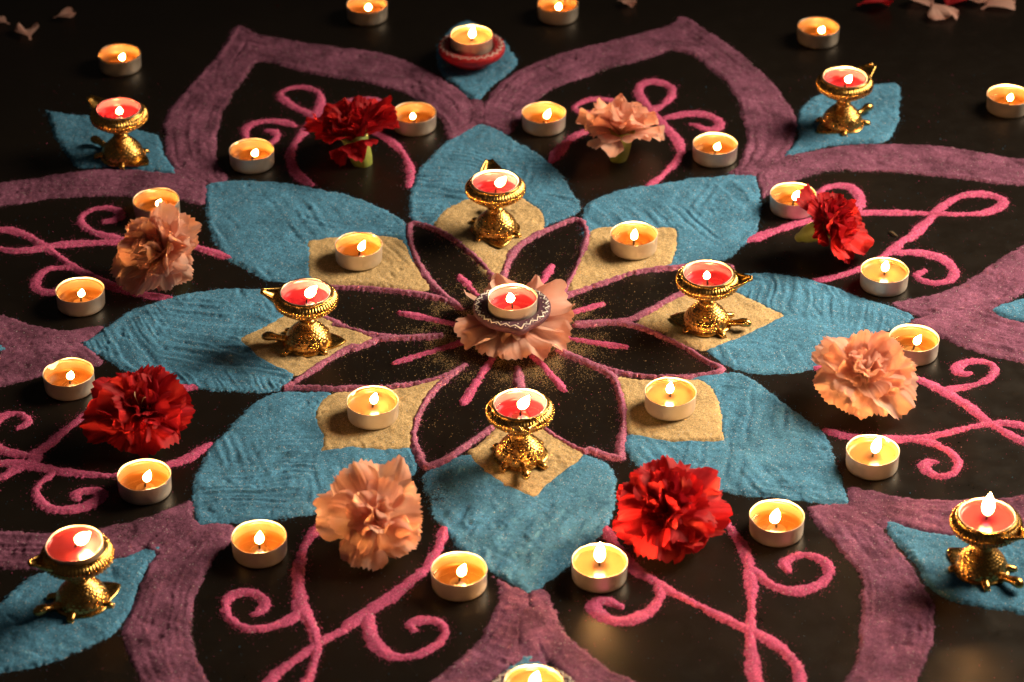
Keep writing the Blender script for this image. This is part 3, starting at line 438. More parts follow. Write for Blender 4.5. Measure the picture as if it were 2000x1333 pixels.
 'petal': [[-443.7,503.4],[-414.6,537.4],[-472.7,527.6],[117.5,559.6],[352.3,552.4],[413.6,537.8],[468.9,550.9],[427.3,556.8],[402.6,553.9],[448.2,559.8],[323.1,141.4]],
}


rangoli = empty('sand_rangoli')
tag(rangoli, 'large coloured sand rangoli with eight blue petals poured on the dark table', 'rangoli')
GRAINS = {k: [] for k in SAND}

def smooth_poly(pts, it=2, closed=True):
    p = np.array(pts, float)
    for _ in range(it):
        if closed:
            q = np.roll(p, -1, 0); p = np.stack([.78*p + .22*q, .22*p + .78*q], 1).reshape(-1, 2)
        else:
            a, b = p[:-1], p[1:]
            m = np.stack([.75*a + .25*b, .25*a + .75*b], 1).reshape(-1, 2)
            p = np.vstack([p[:1], m[1:-1], p[-1:]])
    return p
def seg_dist(X, Y, a, b):
    d = b - a; l = d @ d + 1e-9
    t = np.clip(((X - a[0])*d[0] + (Y - a[1])*d[1])/l, 0, 1)
    return (X - a[0] - t*d[0])**2 + (Y - a[1] - t*d[1])**2, t
def grid_for(pts, step, margin):
    mn = np.floor((pts.min(0) - margin)/step)*step; mx = np.ceil((pts.max(0) + margin)/step)*step
    xs = np.arange(mn[0], mx[0] + step, step); ys = np.arange(mn[1], mx[1] + step, step)
    return np.meshgrid(xs, ys)
def sdf_poly(X, Y, p):
    D = np.full(X.shape, 1e9); ins = np.zeros(X.shape, bool)
    n = len(p)
    for i in range(n):
        a, b = p[i], p[(i+1) % n]
        D = np.minimum(D, seg_dist(X, Y, a, b)[0])
        if a[1] != b[1]:
            c = ((a[1] > Y) != (b[1] > Y)) & (X < (b[0]-a[0])*(Y-a[1])/(b[1]-a[1]) + a[0])
            ins ^= c
    D = np.sqrt(D)
    return np.where(ins, -D, D)
def sdf_strokes(X, Y, strokes, width, taper=True):
    """distance minus local half width, and the half width; strokes are open polylines"""
    best = np.full(X.shape, 1e9); rb = np.full(X.shape, width/2)
    for si, p in enumerate(strokes):
        L = np.concatenate([[0], np.cumsum(np.hypot(*np.diff(p, axis=0).T))])
        for i in range(len(p) - 1):
            d2, t = seg_dist(X, Y, p[i], p[i+1])
            s = L[i] + t*(L[i+1] - L[i])
            r = width/2*(1 + .17*np.sin(s/19 + si*2.1 + p[0, 0]) + .11*np.sin(s/6.7 + si) + .10*np.sin(s/43 + p[0, 1]))
            if taper:
                e = np.minimum(s, L[-1] - s); r = r*(.62 + .38*np.clip(e/7, 0, 1))
            v = np.sqrt(d2) - r
            m = v < best
            best = np.where(m, v, best); rb = np.where(m, r, rb)
    return best, rb

def build_sand(name, color, X, Y, sd, h, thin, seed, keep_grain=.10, spread=1.7):
    # grains that strayed off the edge
    pr = np.where((sd > .2) & (sd < 11), np.exp(-np.maximum(sd, 0)/spread)*keep_grain, 0)
    m = RNG.random(X.shape) < pr
    GRAINS[color].append(np.stack([X[m] + RNG.uniform(-.5, .5, m.sum()), Y[m] + RNG.uniform(-.5, .5, m.sum())], 1))
    ny, nx = X.shape
    idx = np.arange(ny*nx).reshape(ny, nx)
    hk = h > -.25
    cell = hk[:-1, :-1] | hk[1:, :-1] | hk[:-1, 1:] | hk[1:, 1:]
    F = np.stack([idx[:-1, :-1][cell], idx[:-1, 1:][cell], idx[1:, 1:][cell], idx[1:, :-1][cell]], 1)
    used, inv = np.unique(F, return_inverse=True)
    V = np.stack([X.ravel()[used], Y.ravel()[used], np.maximum(h.ravel()[used], -.6)], 1)
    me = mesh_np(name, V, inv.reshape(F.shape), SAND[color], True, {'thin': thin.ravel()[used]})
    return link(name, me, rangoli)

def grooves(X, Y, seed, lam=4.2, amp=.42, ang=None):
    """finger and comb marks dragged through the powder, in a few patches of different direction"""
    rs = random.Random(seed)
    g = np.zeros(X.shape)
    for k in range(3):
        a = (ang if ang is not None else 0) + rs.uniform(-.5, .5) + (0, .9, -.8)[k]
        u = X*math.cos(a) + Y*math.sin(a); v = -X*math.sin(a) + Y*math.cos(a)
        u = u + 4.5*fbm(X, Y, 38, 2, seed*7 + k) + 1.2*fbm(X, Y, 9, 2, seed*5 + k)
        w = lam*rs.uniform(.50, 1.0)
        mask = np.clip(fbm(X, Y, 40, 2, seed*13 + k*3)*2.6 - .02, 0, 1)
        g += mask*amp*2.3*(vnoise(u/w, v/(w*30), seed + k) - .5)
        g += .5*mask*amp*2.0*(vnoise(u/(w*2.6) + 3.1, v/(w*36), seed + k + 5) - .5)
    return g
def area(name, color, pts, hmax, seed, step=.9, ang=0, amp=.42, edge_amp=.3, along=0, thin_spots=(), thin0=-.05, lam=4.2, kg=.34, cut=None, neck=None):
    p = smooth_poly(pts)
    X, Y = grid_for(p, step, 11)
    sd0 = sdf_poly(X, Y, p)
    if neck is not None: sd0 = np.minimum(sd0, sdf_strokes(X, Y, [np.array(neck, float)], 20.0, False)[0])
    sd = sd0 + 1.7*fbm(X, Y, 15, 2, seed) + 1.7*fbm(X, Y, 2.3, 2, seed + 50)
    dep = -sd
    base = hmax*(1 - np.exp(-np.maximum(dep, 0)/2.6))
    rim = edge_amp*np.exp(-((dep - 3.4)/1.9)**2)*(1 + .6*fbm(X, Y, 16, 2, seed + 3))       # the outline was poured first
    ins = np.clip(dep/5, 0, 1)
    rel = grooves(X, Y, seed, lam, amp, ang)*ins*(1 - .7*along)
    if along:
        u = dep + 2.2*fbm(X, Y, 45, 2, seed + 9)
        tt = .6*X + .8*Y
        rel = rel + along*amp*(2.2*(vnoise(u/2.6, tt/60, seed + 21) - .5) + 2.0*(vnoise(u/6.5 + 9, tt/90, seed + 22) - .5))*np.clip(fbm(X, Y, 50, 2, seed + 23)*2 + .75, .25, 1)*ins
    lump = .85*fbm(X, Y, 17, 3, seed + 31)*ins + .40*fbm(X, Y, 3.4, 2, seed + 41)*ins
    # short finger dabs and little pits
    pit = np.clip(fbm(X, Y, 7.5, 2, seed + 61) - .34, 0, 1)*np.clip(fbm(X, Y, 45, 2, seed + 62)*2 + .3, 0, 1)
    lump = lump - 3.2*pit*ins
    h = np.where(dep > 0, np.maximum(base + rim + rel + lump, .12 + .25*np.clip(dep, 0, 1)), -.55*sd)
    if cut is not None: h = h - 1.9*np.clip(-sdf_poly(X, Y, np.array(cut, float))/3 - .3, 0, 1)
    thin = thin0 + .40*fbm(X, Y, 40, 3, seed + 77) + .38*np.exp(-np.maximum(dep, 0)/1.7)
    for (sx, sy, sr, st) in thin_spots:
        thin = thin + st*np.exp(-((X - sx)**2 + (Y - sy)**2)/sr**2)
    return build_sand(name, color, X, Y, sd, h, thin, seed, kg)
def stroke(name, color, strokes, width, hmax, seed, step=.8, kg=.46, spread=1.6):
    P = [smooth_poly(s, 2, False) for s in strokes]
    X, Y = grid_for(np.vstack(P), step, 13)
    d, r = sdf_strokes(X, Y, P, width)
    d = d + .7*fbm(X, Y, 9, 2, seed) + 1.45*fbm(X, Y, 2.0, 2, seed + 5)
    q = np.clip(1 + d/r, 0, 1)                                        # 0 on the crest, 1 at the edge
    h = np.where(d < 0, hmax*(1 - q**1.6) + .22*fbm(X, Y, 5.5, 2, seed + 9)*(1-q) + .10*fbm(X, Y, 1.7, 1, seed + 19), -.55*d)
    thin = -.08 + .50*np.clip((q - .60)/.40, 0, 1) + .08*fbm(X, Y, 20, 2, seed)
    return build_sand(name, color, X, Y, d, h, thin, seed, kg, spread)

ROT = 0.0566
AX = [math.pi/2 - math.pi/4*i + ROT for i in range(8)]          # outward direction of petal i
THIN = {0: [(60, 215, 32, .26)], 3: [(205, -148, 26, .26)], 4: [(-46, -215, 30, .30)], 7: [(-190, 150, 22, .30)], 2: [(205, 20, 18, .2)], 5: [(-180, -165, 25, .22)]}
for i in range(8):
    area('blue_petal', 'blue', DATA['blue'][i], 1.45, 100 + i, ang=AX[i] + (.2, -.4, .5, .1, -.1, .4, .9, -.2)[i], thin_spots=THIN.get(i, ()), cut=DATA['tan'][i], amp=.85, lam=(4.2, 4.6, 3.6, 4.4, 6.0, 4.2, 3.7, 4.6)[i])
for i in range(8):
    area('tan_petal_base', 'tan', DATA['tan'][i], 1.7, 200 + i, ang=AX[i], amp=.45, edge_amp=.30, thin0=-.12)
for i in range(8):
    area('purple_arch', 'purple', DATA['arch'][i], 1.75, 300 + i, neck=DATA['neck'][i], step=1.0, amp=.85, along=.9, thin0=.03, lam=6, edge_amp=.35, kg=.36)
for i in range(8):
    area('small_blue_leaf', 'blue', DATA['leaf'][i], 2.3, 400 + i, step=1.0, ang=AX[i] + .6, amp=.4, lam=5.5)
for i in range(8):
    stroke('petal_outline', 'lit_mauve', [DATA['inner'][i]], 6.6, 2.7, 500 + i)
for i in range(8):
    stroke('pink_ray', 'pink', [DATA['rays'][i]], 7.0, 1.8, 600 + i, kg=.10)
for i in range(8):
    stroke('pink_scroll', 'pink', DATA['scroll'][i], 8.8, 1.45, 700 + i)

# loose grains: a dusting of tan round the heart, and every colour off its own edges
th = RNG.uniform(0, 2*math.pi, 32000)
rr = np.abs(RNG.normal(54, 15, 32000))
gx = 9 + rr*np.cos(th)*1.02; gy = rr*np.sin(th) - 2
k = RNG.random(len(gx)) < np.clip(.5 + 1.3*fbm(gx, gy, 13, 2, 900), .05, 1)
GRAINS['tan'].append(np.stack([gx[k], gy[k]], 1))
th = RNG.uniform(0, 2*math.pi, 2600); rr = 150*np.sqrt(RNG.random(2600))
GRAINS['tan'].append(np.stack([9 + rr*np.cos(th), rr*np.sin(th)], 1))
GRAINS['pink'].append(np.stack([RNG.uniform(-420, 440, 3200), RNG.uniform(-430, 420, 3200)], 1))
GRAINS['blue'].append(np.stack([RNG.uniform(-420, 440, 2400), RNG.uniform(-430, 420, 2400)], 1))
TET = np.array([[1, 1, 1], [1, -1, -1], [-1, 1, -1], [-1, -1, 1]], float)/1.732
TF = np.array([[0, 1, 2], [0, 3, 1], [0, 2, 3], [1, 3, 2]])
for color, L in GRAINS.items():
    G = np.vstack(L)
    G = G[(np.abs(G[:, 0] - 20) < 520) & (G[:, 1] > -480) & (G[:, 1] < 600)]
    n = len(G)
    if n > 70000: G = G[RNG.permutation(n)[:70000]]; n = 70000
    s = RNG.uniform(.20, .40, n)*(1 + (RNG.random(n) < .05)*.7)
    q = RNG.normal(size=(n, 4)); q /= np.linalg.norm(q, axis=1)[:, None]
    w, x, y, z = q.T
    RM = np.stack([np.stack([1-2*(y*y+z*z), 2*(x*y-z*w), 2*(x*z+y*w)], 1), np.stack([2*(x*y+z*w), 1-2*(x*x+z*z), 2*(y*z-x*w)], 1), np.stack([2*(x*z-y*w), 2*(y*z+x*w), 1-2*(x*x+y*y)], 1)], 1)
    V = np.einsum('nij,kj->nki', RM, TET)*s[:, None, None] + np.stack([G[:, 0], G[:, 1], s*.7], 1)[:, None, :]
    F = (TF[None] + 4*np.arange(n)[:, None, None]).reshape(-1, 3)
    o = link('loose_grains', mesh_np('loose_grains', V.reshape(-1, 3), F, SAND[color], False), rangoli)
    tag(o, kind='stuff')

# ------------------------------------------------------------------ tealight candles
CUP_H = 14.5; CUP_R = 19.2
def cup_mesh(sd):
    rs = random.Random(sd); dent = rs.uniform(0, 6.28); da = .045 if sd == 5 else rs.uniform(0, .018)
    out = [(0, .25), (17.4, .25), (18.6, .5), (18.9, 1.3), (CUP_R - .15, 4), (CUP_R, CUP_H - .6), (CUP_R + .25, CUP_H - .25), (CUP_R + .1, CUP_H), (CUP_R - .25, CUP_H - .2), (CUP_R - .35, CUP_H - 1), (CUP_R - .55, 4), (CUP_R - .9, 1.6), (CUP_R - 2.0, 1.0), (13, 1.0), (12.4, 1.25), (9.4, 1.25), (8.8, .95), (0, .95)]
    def wob(k, r, z, t):
        f = max(0, (z - 9)/5.5)
        d = math.exp(-((((t - dent) + math.pi) % 6.2832 - math.pi)/.22)**2)
        return r*(1 + f*(.008*math.sin(3*t + sd) + .005*math.sin(7*t + sd) - da*d)), z + (f*(.18*math.sin(5*t + sd) - 14*da*d) if z > 13 else 0)
    return MB().lathe(out, 64, wob).mesh('cup', M_ALU)
ME_CUPS = [cup_mesh(k) for k in range(6)]
def wax_mesh(level, mat, dip=.5, tunnel=0):
    pr = [(.2, level - dip), (2.2, level - dip*.9), (6, level - dip*.4), (12, level - .05), (16.5, level), (18.0, level + .25), (18.4, level + 1.0), (18.6, (level + 13.4)/2), (18.7, 13.5), (18.85, 13.3)]  # last rings are a film added up the wall in place of reflected glow
    return MB().lathe(pr, 48).mesh('wax', mat)
def liquid_mesh(level):
    return MB().lathe([(.1, level), (8, level), (16.5, level + .03), (17.6, level + .12), (18.2, level + .5)], 48).mesh('wax', M_LIQ)
ME_SOFT = MB().lathe([(.3, 1.45), (7.0, 1.5), (8.0, 2.2), (10.5, 2.6), (14, 2.8), (17.0, 3.2), (18.1, 4.5), (18.35, 7.5), (18.55, 11), (18.68, 13.4), (18.8, 13.3)], 48, lambda k, r, z, t: (r + (.7*math.sin(3*t + .6) + .4*math.sin(8*t) if 0 < k < 4 else 0), z)).mesh('wax_wall_film', M_SOFT)  # film above the floor wax is added, its amber stands for reflected flame light
ME_SOFTP = MB().lathe([(.3, 1.45), (6.2, 1.5), (7.0, 2.6), (10.5, 3.4), (14, 3.8), (17.0, 4.6), (18.1, 6.5), (18.35, 8.5), (18.55, 11), (18.68, 13.5), (18.8, 13.4)], 48, lambda k, r, z, t: (r + (.7*math.sin(3*t + .6) + .4*math.sin(8*t) if 0 < k < 4 else 0), z)).mesh('wax_wall_film', M_PINKWAX)  # pink film added up the wall stands for the wax mirrored in the metal
M_LIQP = liquid_mat('molten_pink_wax', (.95, .42, .48))
ME_WBASE = MB().lathe([(.1, 3.4), (1.3, 3.4), (1.5, 1.9), (3.6, 1.75), (4.1, 2.15), (4.6, 1.75), (6.3, 1.7), (6.7, 2.0), (7.0, 1.3)], 32).mesh('wick_base', M_TIN)
def flame_mesh(h, r, bend):
    pr = [(.05, 0), (.36, .04), (.67, .13), (.90, .25), (1.0, .38), (.94, .53), (.74, .68), (.48, .81), (.22, .92), (.03, 1.0)]
    m = MB()
    P = []
    for k, (q, z) in enumerate(pr):
        P.append([(r*q*math.cos(2*math.pi*j/18) + bend*z*z, r*q*math.sin(2*math.pi*j/18), h*z) for j in range(18)])
    return m.grid(P, close_v=True, cap0=True, cap1=True).mesh('flame', M_FLAME)
ME_FLAMES = {'round': flame_mesh(7.4, 2.5, .5), 'mid': flame_mesh(9.8, 2.45, .9), 'tall': flame_mesh(14.2, 2.75, .4), 'lean': flame_mesh(10.2, 2.9, 2.6)}
WAX = {'cream': wax_mesh(10.4, M_CREAM), 'creamlow': wax_mesh(8.8, M_CREAM), 'pinkfull': wax_mesh(11.2, wax_mat('red_wax', (.25, .028, .037), .12))}
ME_LIQ = liquid_mesh(5.2)
def _pl(me, mat):
    m = me.copy(); m.materials.clear(); m.materials.append(mat); return m
ME_LIQP = _pl(liquid_mesh(6.2), M_LIQP)

def tealight(loc, label, kind, lean=(0, 0), fscale=1.0, tilt=(0, 0), group=None, rz=None, fl='mid', cup=None):
    """loc = centre of the cup's base, mm"""
    t = empty('tealight_candle', [c*MM for c in loc], (tilt[0], tilt[1], random.uniform(0, 6.28) if rz is None else rz))
    tag(t, label, 'candle', group)
    link('cup', ME_CUPS[random.randrange(5) if cup is None else cup], t)
    if kind in ('clear', 'pinkclear'):
        pk = kind == 'pinkclear'
        w = link('wax', ME_LIQP if pk else ME_LIQ, t); w.location.z = random.uniform(-1.0, 1.6)*MM
        link('wax_wall_film', ME_SOFTP if pk else ME_SOFT, w)
        link('wick_base', ME_WBASE, t)
        wl = 6.2 if pk else 5.2; top = wl + 4.0; b = 2.0
    else:
        link('wax', WAX[kind], t)
        wl = {'cream': 9.9, 'creamlow': 8.3, 'pinkfull': 10.7}[kind]; top = wl + 4.2; b = wl - 1
    # wick and flame lean in world directions, so undo the cup's turn
    Rz = Matrix.Rotation(-t.rotation_euler.z, 3, 'Z')
    lv = Rz @ Vector((lean[0], lean[1], 0))
    wk = MB().tube([(0, 0, b), (lv.x*.3, lv.y*.3, (b + top)/2), (lv.x*1.2, lv.y*1.2, top)], [.75, .7, .45], 7).mesh('wick', M_WICK)
    link('wick', wk, t)
    f = link('flame', ME_FLAMES[fl], t)
    f.location = (lv.x*1.0*MM, lv.y*1.0*MM, (top - 1.6)*MM)
    f.scale = (fscale*1.25, fscale*1.25, fscale*1.08)
    f.rotation_mode = 'QUATERNION'
    f.rotation_quaternion = Vector((0, 0, 1)).rotation_difference(Vector((lv.x*.24, lv.y*.24, 1)).normalized()) @ Euler((0, 0, -t.rotation_euler.z)).to_quaternion()
    return t

TEA = [  # label, wax, lean x, lean y, flame size
 ('small lit tealight alone behind the brass lamp at the upper left', 'clear', 1.2, 0, .85),
 ('lit tealight cut by the top edge, left of the red clay diya', 'clear', .6, 0, .85),
 ('lit tealight cut by the top edge, right of the red clay diya', 'clear', .4, 0, .85),
 ('lit tealight on bare table behind the brass lamp at the upper right', 'clear', 1.8, 0, .85),
 ('lit tealight at the right edge, on bare table beyond the lamp', 'clear', .8, .5, .85),
 ('lit tealight to the left of the far red carnation', 'clear', 1.6, 0, .9),
 ('lit tealight to the right of the far red carnation', 'clear', -.8, 0, .75),
 ('lit tealight to the left of the far peach carnation with upright calyx', 'clear', 1.4, .4, .9),
 ('lit tealight to the right of the far peach carnation with upright calyx', 'clear', 1.0, 0, .9),
 ('lit tealight half hidden behind the left peach carnation', 'clear', 1.2, 0, .9),
 ('lit tealight half hidden behind the red carnation lying on its side', 'clear', 1.0, .4, .9),
 ('lit tealight in front and left of the left peach carnation, on black table', 'clear', .5, 0, .9),
 ('lit tealight on tan sand, behind and left of the central diya', 'clear', 1.2, .3, .95),
 ('lit tealight on tan sand, behind and right of the central diya', 'clear', 0, .3, .95),
 ('cream-filled tealight on tan sand, in front and left of the central diya', 'creamlow', .5, 0, 1),
 ('cream-filled tealight on tan sand, in front and right of the central diya', 'cream', -.3, 0, 1),
 ('lit tealight with a dented rim beside the left red carnation', 'clear', .6, 0, .95),
 ('cream-filled tealight beside the tip of the red carnation lying on its side', 'cream', 0, 0, 1),
 ('lit tealight tucked behind the right peach carnation', 'clear', 1.2, 0, .95),
 ('cream-filled tealight in front of the right peach carnation', 'creamlow', .8, 0, 1.05),
 ('lit tealight in front of the left red carnation', 'clear', 1.0, 0, 1),
 ('lit tealight to the left of the front peach carnation', 'clear', 0, 0, 1.05),
 ('lit tealight to the right of the front peach carnation', 'clear', .8, 0, 1.05),
 ('cream-filled tealight to the left of the front red carnation', 'cream', 0, 0, 1.15),
 ('lit tealight to the right of the front red carnation', 'clear', -.9, 0, 1.1)]
for i, (lb, kd, lx, ly, fs) in enumerate(TEA):
    z = 2.2 if i in (12, 13, 14, 15) else .1
    fk = 'tall' if i in (19, 23) else 'lean' if i == 24 else 'round' if i in (0, 1, 2, 3, 4, 5, 6, 8, 9, 11, 16) else 'mid'
    tealight((*DATA['tea'][i], z), lb, kd, (lx, ly), fs, fl=fk, cup=5 if i == 16 else None, group='plain tealights set round the rangoli')

# ------------------------------------------------------------------ brass turtle lamps
def shell_mesh():
    prof = [(17.8, 2.6), (17.9, 4.2), (17.2, 7.2), (15.2, 11), (12.0, 14.6), (8.8, 17.6), (6.6, 20.0), (5.6, 21.8)]
    # resample
    pr = np.array(prof); s = np.concatenate([[0], np.cumsum(np.hypot(*np.diff(pr, axis=0).T))])
    n = 46; ss = np.linspace(0, s[-1], n)
    rr = np.interp(ss, s, pr[:, 0]); zz = np.interp(ss, s, pr[:, 1])
    seg = 132; P = []
    for k in range(n):
        row = []
        for j in range(seg):
            t = j/seg
            vrow = k/n*11; iv = int(vrow)
            u = t*24 + (.5 if iv % 2 else 0)
            du = abs((u % 1) - .5)*2; dv = abs((vrow % 1) - .5)*2
            cell = 1 - max(du, dv)**4                                  # raised scales, recessed joints
            r = rr[k] + .60*cell - .30
            row.append((r*math.cos(2*math.pi*t), r*math.sin(2*math.pi*t), zz[k] + .15*cell))
        P.append(row)
    return MB().grid(P, close_v=True, cap0=True, cap1=True).mesh('shell', M_BRASS)
def skirt_mesh():
    pts = []
    for j in range(64):
        t = 2*math.pi*j/64
        r = 19.4 + 1.0*abs(math.cos(2*t))**3
        d = abs(((t - math.pi) + math.pi) % (2*math.pi) - math.pi)     # pointed tail plate at -x
        r += 9.0*max(0, 1 - d/.62)**1.15
        pts.append((r*math.cos(t), r*math.sin(t)))
    rows = []
    for sc_, z in ((.98, 1.0), (1.0, 1.4), (1.0, 2.6), (.97, 3.1), (.86, 3.4)):
        rows.append([(x*sc_, y*sc_, z) for x, y in pts])
    return MB().grid(rows, close_v=True, cap0=True, cap1=True).mesh('shell_skirt', M_BRASS, angle=40)
def foot_mesh():
    b = MB()
    b.tube([(14, 0, 3.8), (18, 0, 3.6), (20.5, 0, 3.0), (22.5, .3, 2.4), (24.0, .6, 2.0), (24.9, .7, 1.6)], [2.6, 3.1, 3.0, 3.0, 2.4, .6], 10, .8)
    for k in (-1, 0, 1): b.ball((24.0, .6 + k*1.6, 1.1), (1.5, .8, .9), 6, 5)
    return b.mesh('foot', M_BRASS)
def head_mesh():
    b = MB()
    b.tube([(15, 0, 5.0), (19, 0, 5.2), (23, 0, 5.7), (26, 0, 6.6), (28.5, 0, 7.3), (31.5, 0, 7.4), (34, 0, 6.9), (35.6, 0, 6.3), (36.2, 0, 6.1)], [3.4, 3.1, 2.9, 3.0, 3.8, 4.0, 3.3, 2.0, .4], 14, .9)
    for s in (-1, 1): b.ball((31.6, s*2.9, 8.7), 1.05, 8, 6)
    for k in range(4): b.tube([(18.5 + 2.1*k, -2.5, 6.6), (18.5 + 2.1*k, 0, 8.15 - .05*k), (18.5 + 2.1*k, 2.5, 6.6)], .45, 6)
    return b.mesh('turtle_head', M_BRASS)
def neck_mesh():
    pr = [(5.4, 20.8), (6.3, 21.6), (6.3, 22.6), (5.0, 23.2), (4.3, 24.6), (4.2, 26.4), (4.6, 27.8), (5.8, 28.6), (6.0, 29.4), (4.5, 29.8)]
    return MB().lathe(pr, 36, lambda k, r, z, t: (r + (.35*math.cos(12*t) if 1 <= k <= 2 else 0), z)).mesh('stem', M_BRASS)
def bowl_mesh():
    pr = [(4.4, 28.6), (8.5, 29.3), (13.5, 30.8), (18.0, 33.0), (21.4, 35.6), (23.0, 37.2), (23.5, 38.2), (23.3, 38.9), (22.9, 39.4), (24.6, 39.9), (24.9, 40.8), (24.6, 42.0), (23.9, 43.3), (22.9, 44.4), (21.8, 45.3), (21.0, 45.9), (20.9, 47.0), (20.6, 47.6), (20.1, 47.7), (19.75, 47.2), (19.7, 41), (19.7, 34.3), (.1, 34.2)]
    def f(k, r, z, t):
        if 9 <= k <= 14:
            w = math.sin(math.pi*(k - 8.3)/6.6)
            a = abs(math.cos(29*t)); r += w*(1.15*a - .6); z += w*.2*a
        return r, z
    return MB().lathe(pr, 58*6, f).mesh('bowl', M_BRASS)
def bead_mesh():
    b = MB()
    for k in range(44):
        t = 2*math.pi*k/44
        b.ball((23.7*math.cos(t), 23.7*math.sin(t), 38.6), 1.05, 8, 6)
    return b.mesh('bead_band', M_BRASS)
def spout_mesh():
    P = []
    for i in range(12):
        s = i/11
        x = 18.5 + 15.0*s
        w = 8.6*(1 - s)**.85 + 1.6
        ztop = 45.4 + 4.2*s**1.3
        dep = (6.6*(1 - s)**.8 + .9)
        row = []
        for j in range(13):
            u = -1 + 2*j/12
            row.append((x + (.8*(1 - u*u) if s > .95 else 0), w*math.sin(u*math.pi/2), ztop - dep*(1 - abs(u)**2.4)))
        P.append(row)
    Pin = P
    Pout = []
    for i, row in enumerate(P):
        s = i/11; r2 = []
        for j, (x, y, z) in enumerate(row):
            u = -1 + 2*j/12
            r2.append((x + (.9 if i == 11 else 0), y + (1.25 if u > 0 else -1.25)*min(1, abs(u)*1.5), z - (1.5*(1 - abs(u)) + (.0 if abs(u) > .98 else .3))))
        Pout.append(r2)
    b = MB(); n0 = 0
    b.grid(Pin); m = 13; o = len(b.v)
    b.grid(Pout)
    for i in range(11):
        for j in (0, 12): b.f.append((i*m + j, (i+1)*m + j, o + (i+1)*m + j, o + i*m + j))
    for j in range(12):
        b.f.append((11*m + j, 11*m + j + 1, o + 11*m + j + 1, o + 11*m + j))
    return b.mesh('spout', M_BRASS)
ME_SHELL, ME_SKIRT, ME_FOOT, ME_HEAD = shell_mesh(), skirt_mesh(), foot_mesh(), head_mesh()
ME_NECK, ME_BOWL, ME_BEAD, ME_SPOUT = neck_mesh(), bowl_mesh(), bead_mesh(), spout_mesh()
def brass_lamp(x, y, z, rz, label):
    t = empty('turtle_oil_lamp', (x*MM, y*MM, z*MM), (0, 0, rz))
    tag(t, label, 'oil lamp', 'brass turtle lamps holding pink candles')
    sh = link('shell', ME_SHELL, t); link('shell_skirt', ME_SKIRT, sh)
    link('turtle_head', ME_HEAD, t)
    for a in (42, -42, 128, -128):
        f = link('foot', ME_FOOT, t); f.rotation_euler.z = R(a)
        if abs(a) > 90: f.scale = (.93, .93, .93)
    link('stem', ME_NECK, t)
    bo = link('bowl', ME_BOWL, t)
    tag(link('bead_band', ME_BEAD, bo), kind='stuff')
    link('spout', ME_SPOUT, t)
    return t
LAMPS = [  # outward heading, label of lamp, label of candle, wax, rim height, lean, flame
 (7, 'brass turtle lamp on the small blue sand leaf at the upper left', 'pink candle in the brass lamp at the upper left', 'pinkclear', 49, (.3, 0), .9),
 (1, 'brass turtle lamp on the small blue sand leaf at the upper right', 'pink candle in the brass lamp at the upper right', 'pinkclear', 49, (1.6, 0), .95),
 (0, 'brass turtle lamp on tan sand, straight behind the central diya', 'pink candle in the brass lamp straight behind the central diya', 'pinkclear', 49, (1.6, .2), 1.05),
 (6, 'brass turtle lamp on tan sand, left of the central diya', 'pink candle in the brass lamp left of the central diya', 'pinkclear', 49, (1.3, .2), 1.15),
 (2, 'brass turtle lamp on tan sand, right of the central diya', 'dark pink candle in the brass lamp right of the central diya', 'pinkclear', 49, (-.6, 0), .9),
 (4, 'brass turtle lamp on tan sand, in front of the central diya', 'pink candle in the brass lamp in front of the central diya', 'pinkclear', 49, (.7, .3), 1.15),
 (5, 'brass turtle lamp on blue sand in the lower left corner', 'tall-standing pink candle in the brass lamp at the lower left', 'pinkfull', 52.5, (2.2, 0), 1.2),
 (3, 'brass turtle lamp on blue sand at the lower right edge', 'red candle in the brass lamp at the lower right edge', 'pinkfull', 49, (0, 0), 1.3)]
for i, (ax, lb, lc, kd, zr, ln, fs) in enumerate(LAMPS):
    x, y = DATA['lamp'][i]
    brass_lamp(x, y, .9, AX[ax] + (.12, -.2, .1, -.05, -.35, .05, -.25, -.1)[i], lb)
    tealight((x, y, zr - CUP_H), lc, kd, ln, fs, group='pink candles in brass lamps', fl=('round', 'round', 'lean', 'lean', 'round', 'lean', 'lean', 'tall')[i], tilt=(0, 0) if i != 6 else (R(2), R(-3)), rz=None if i != 6 else 0)

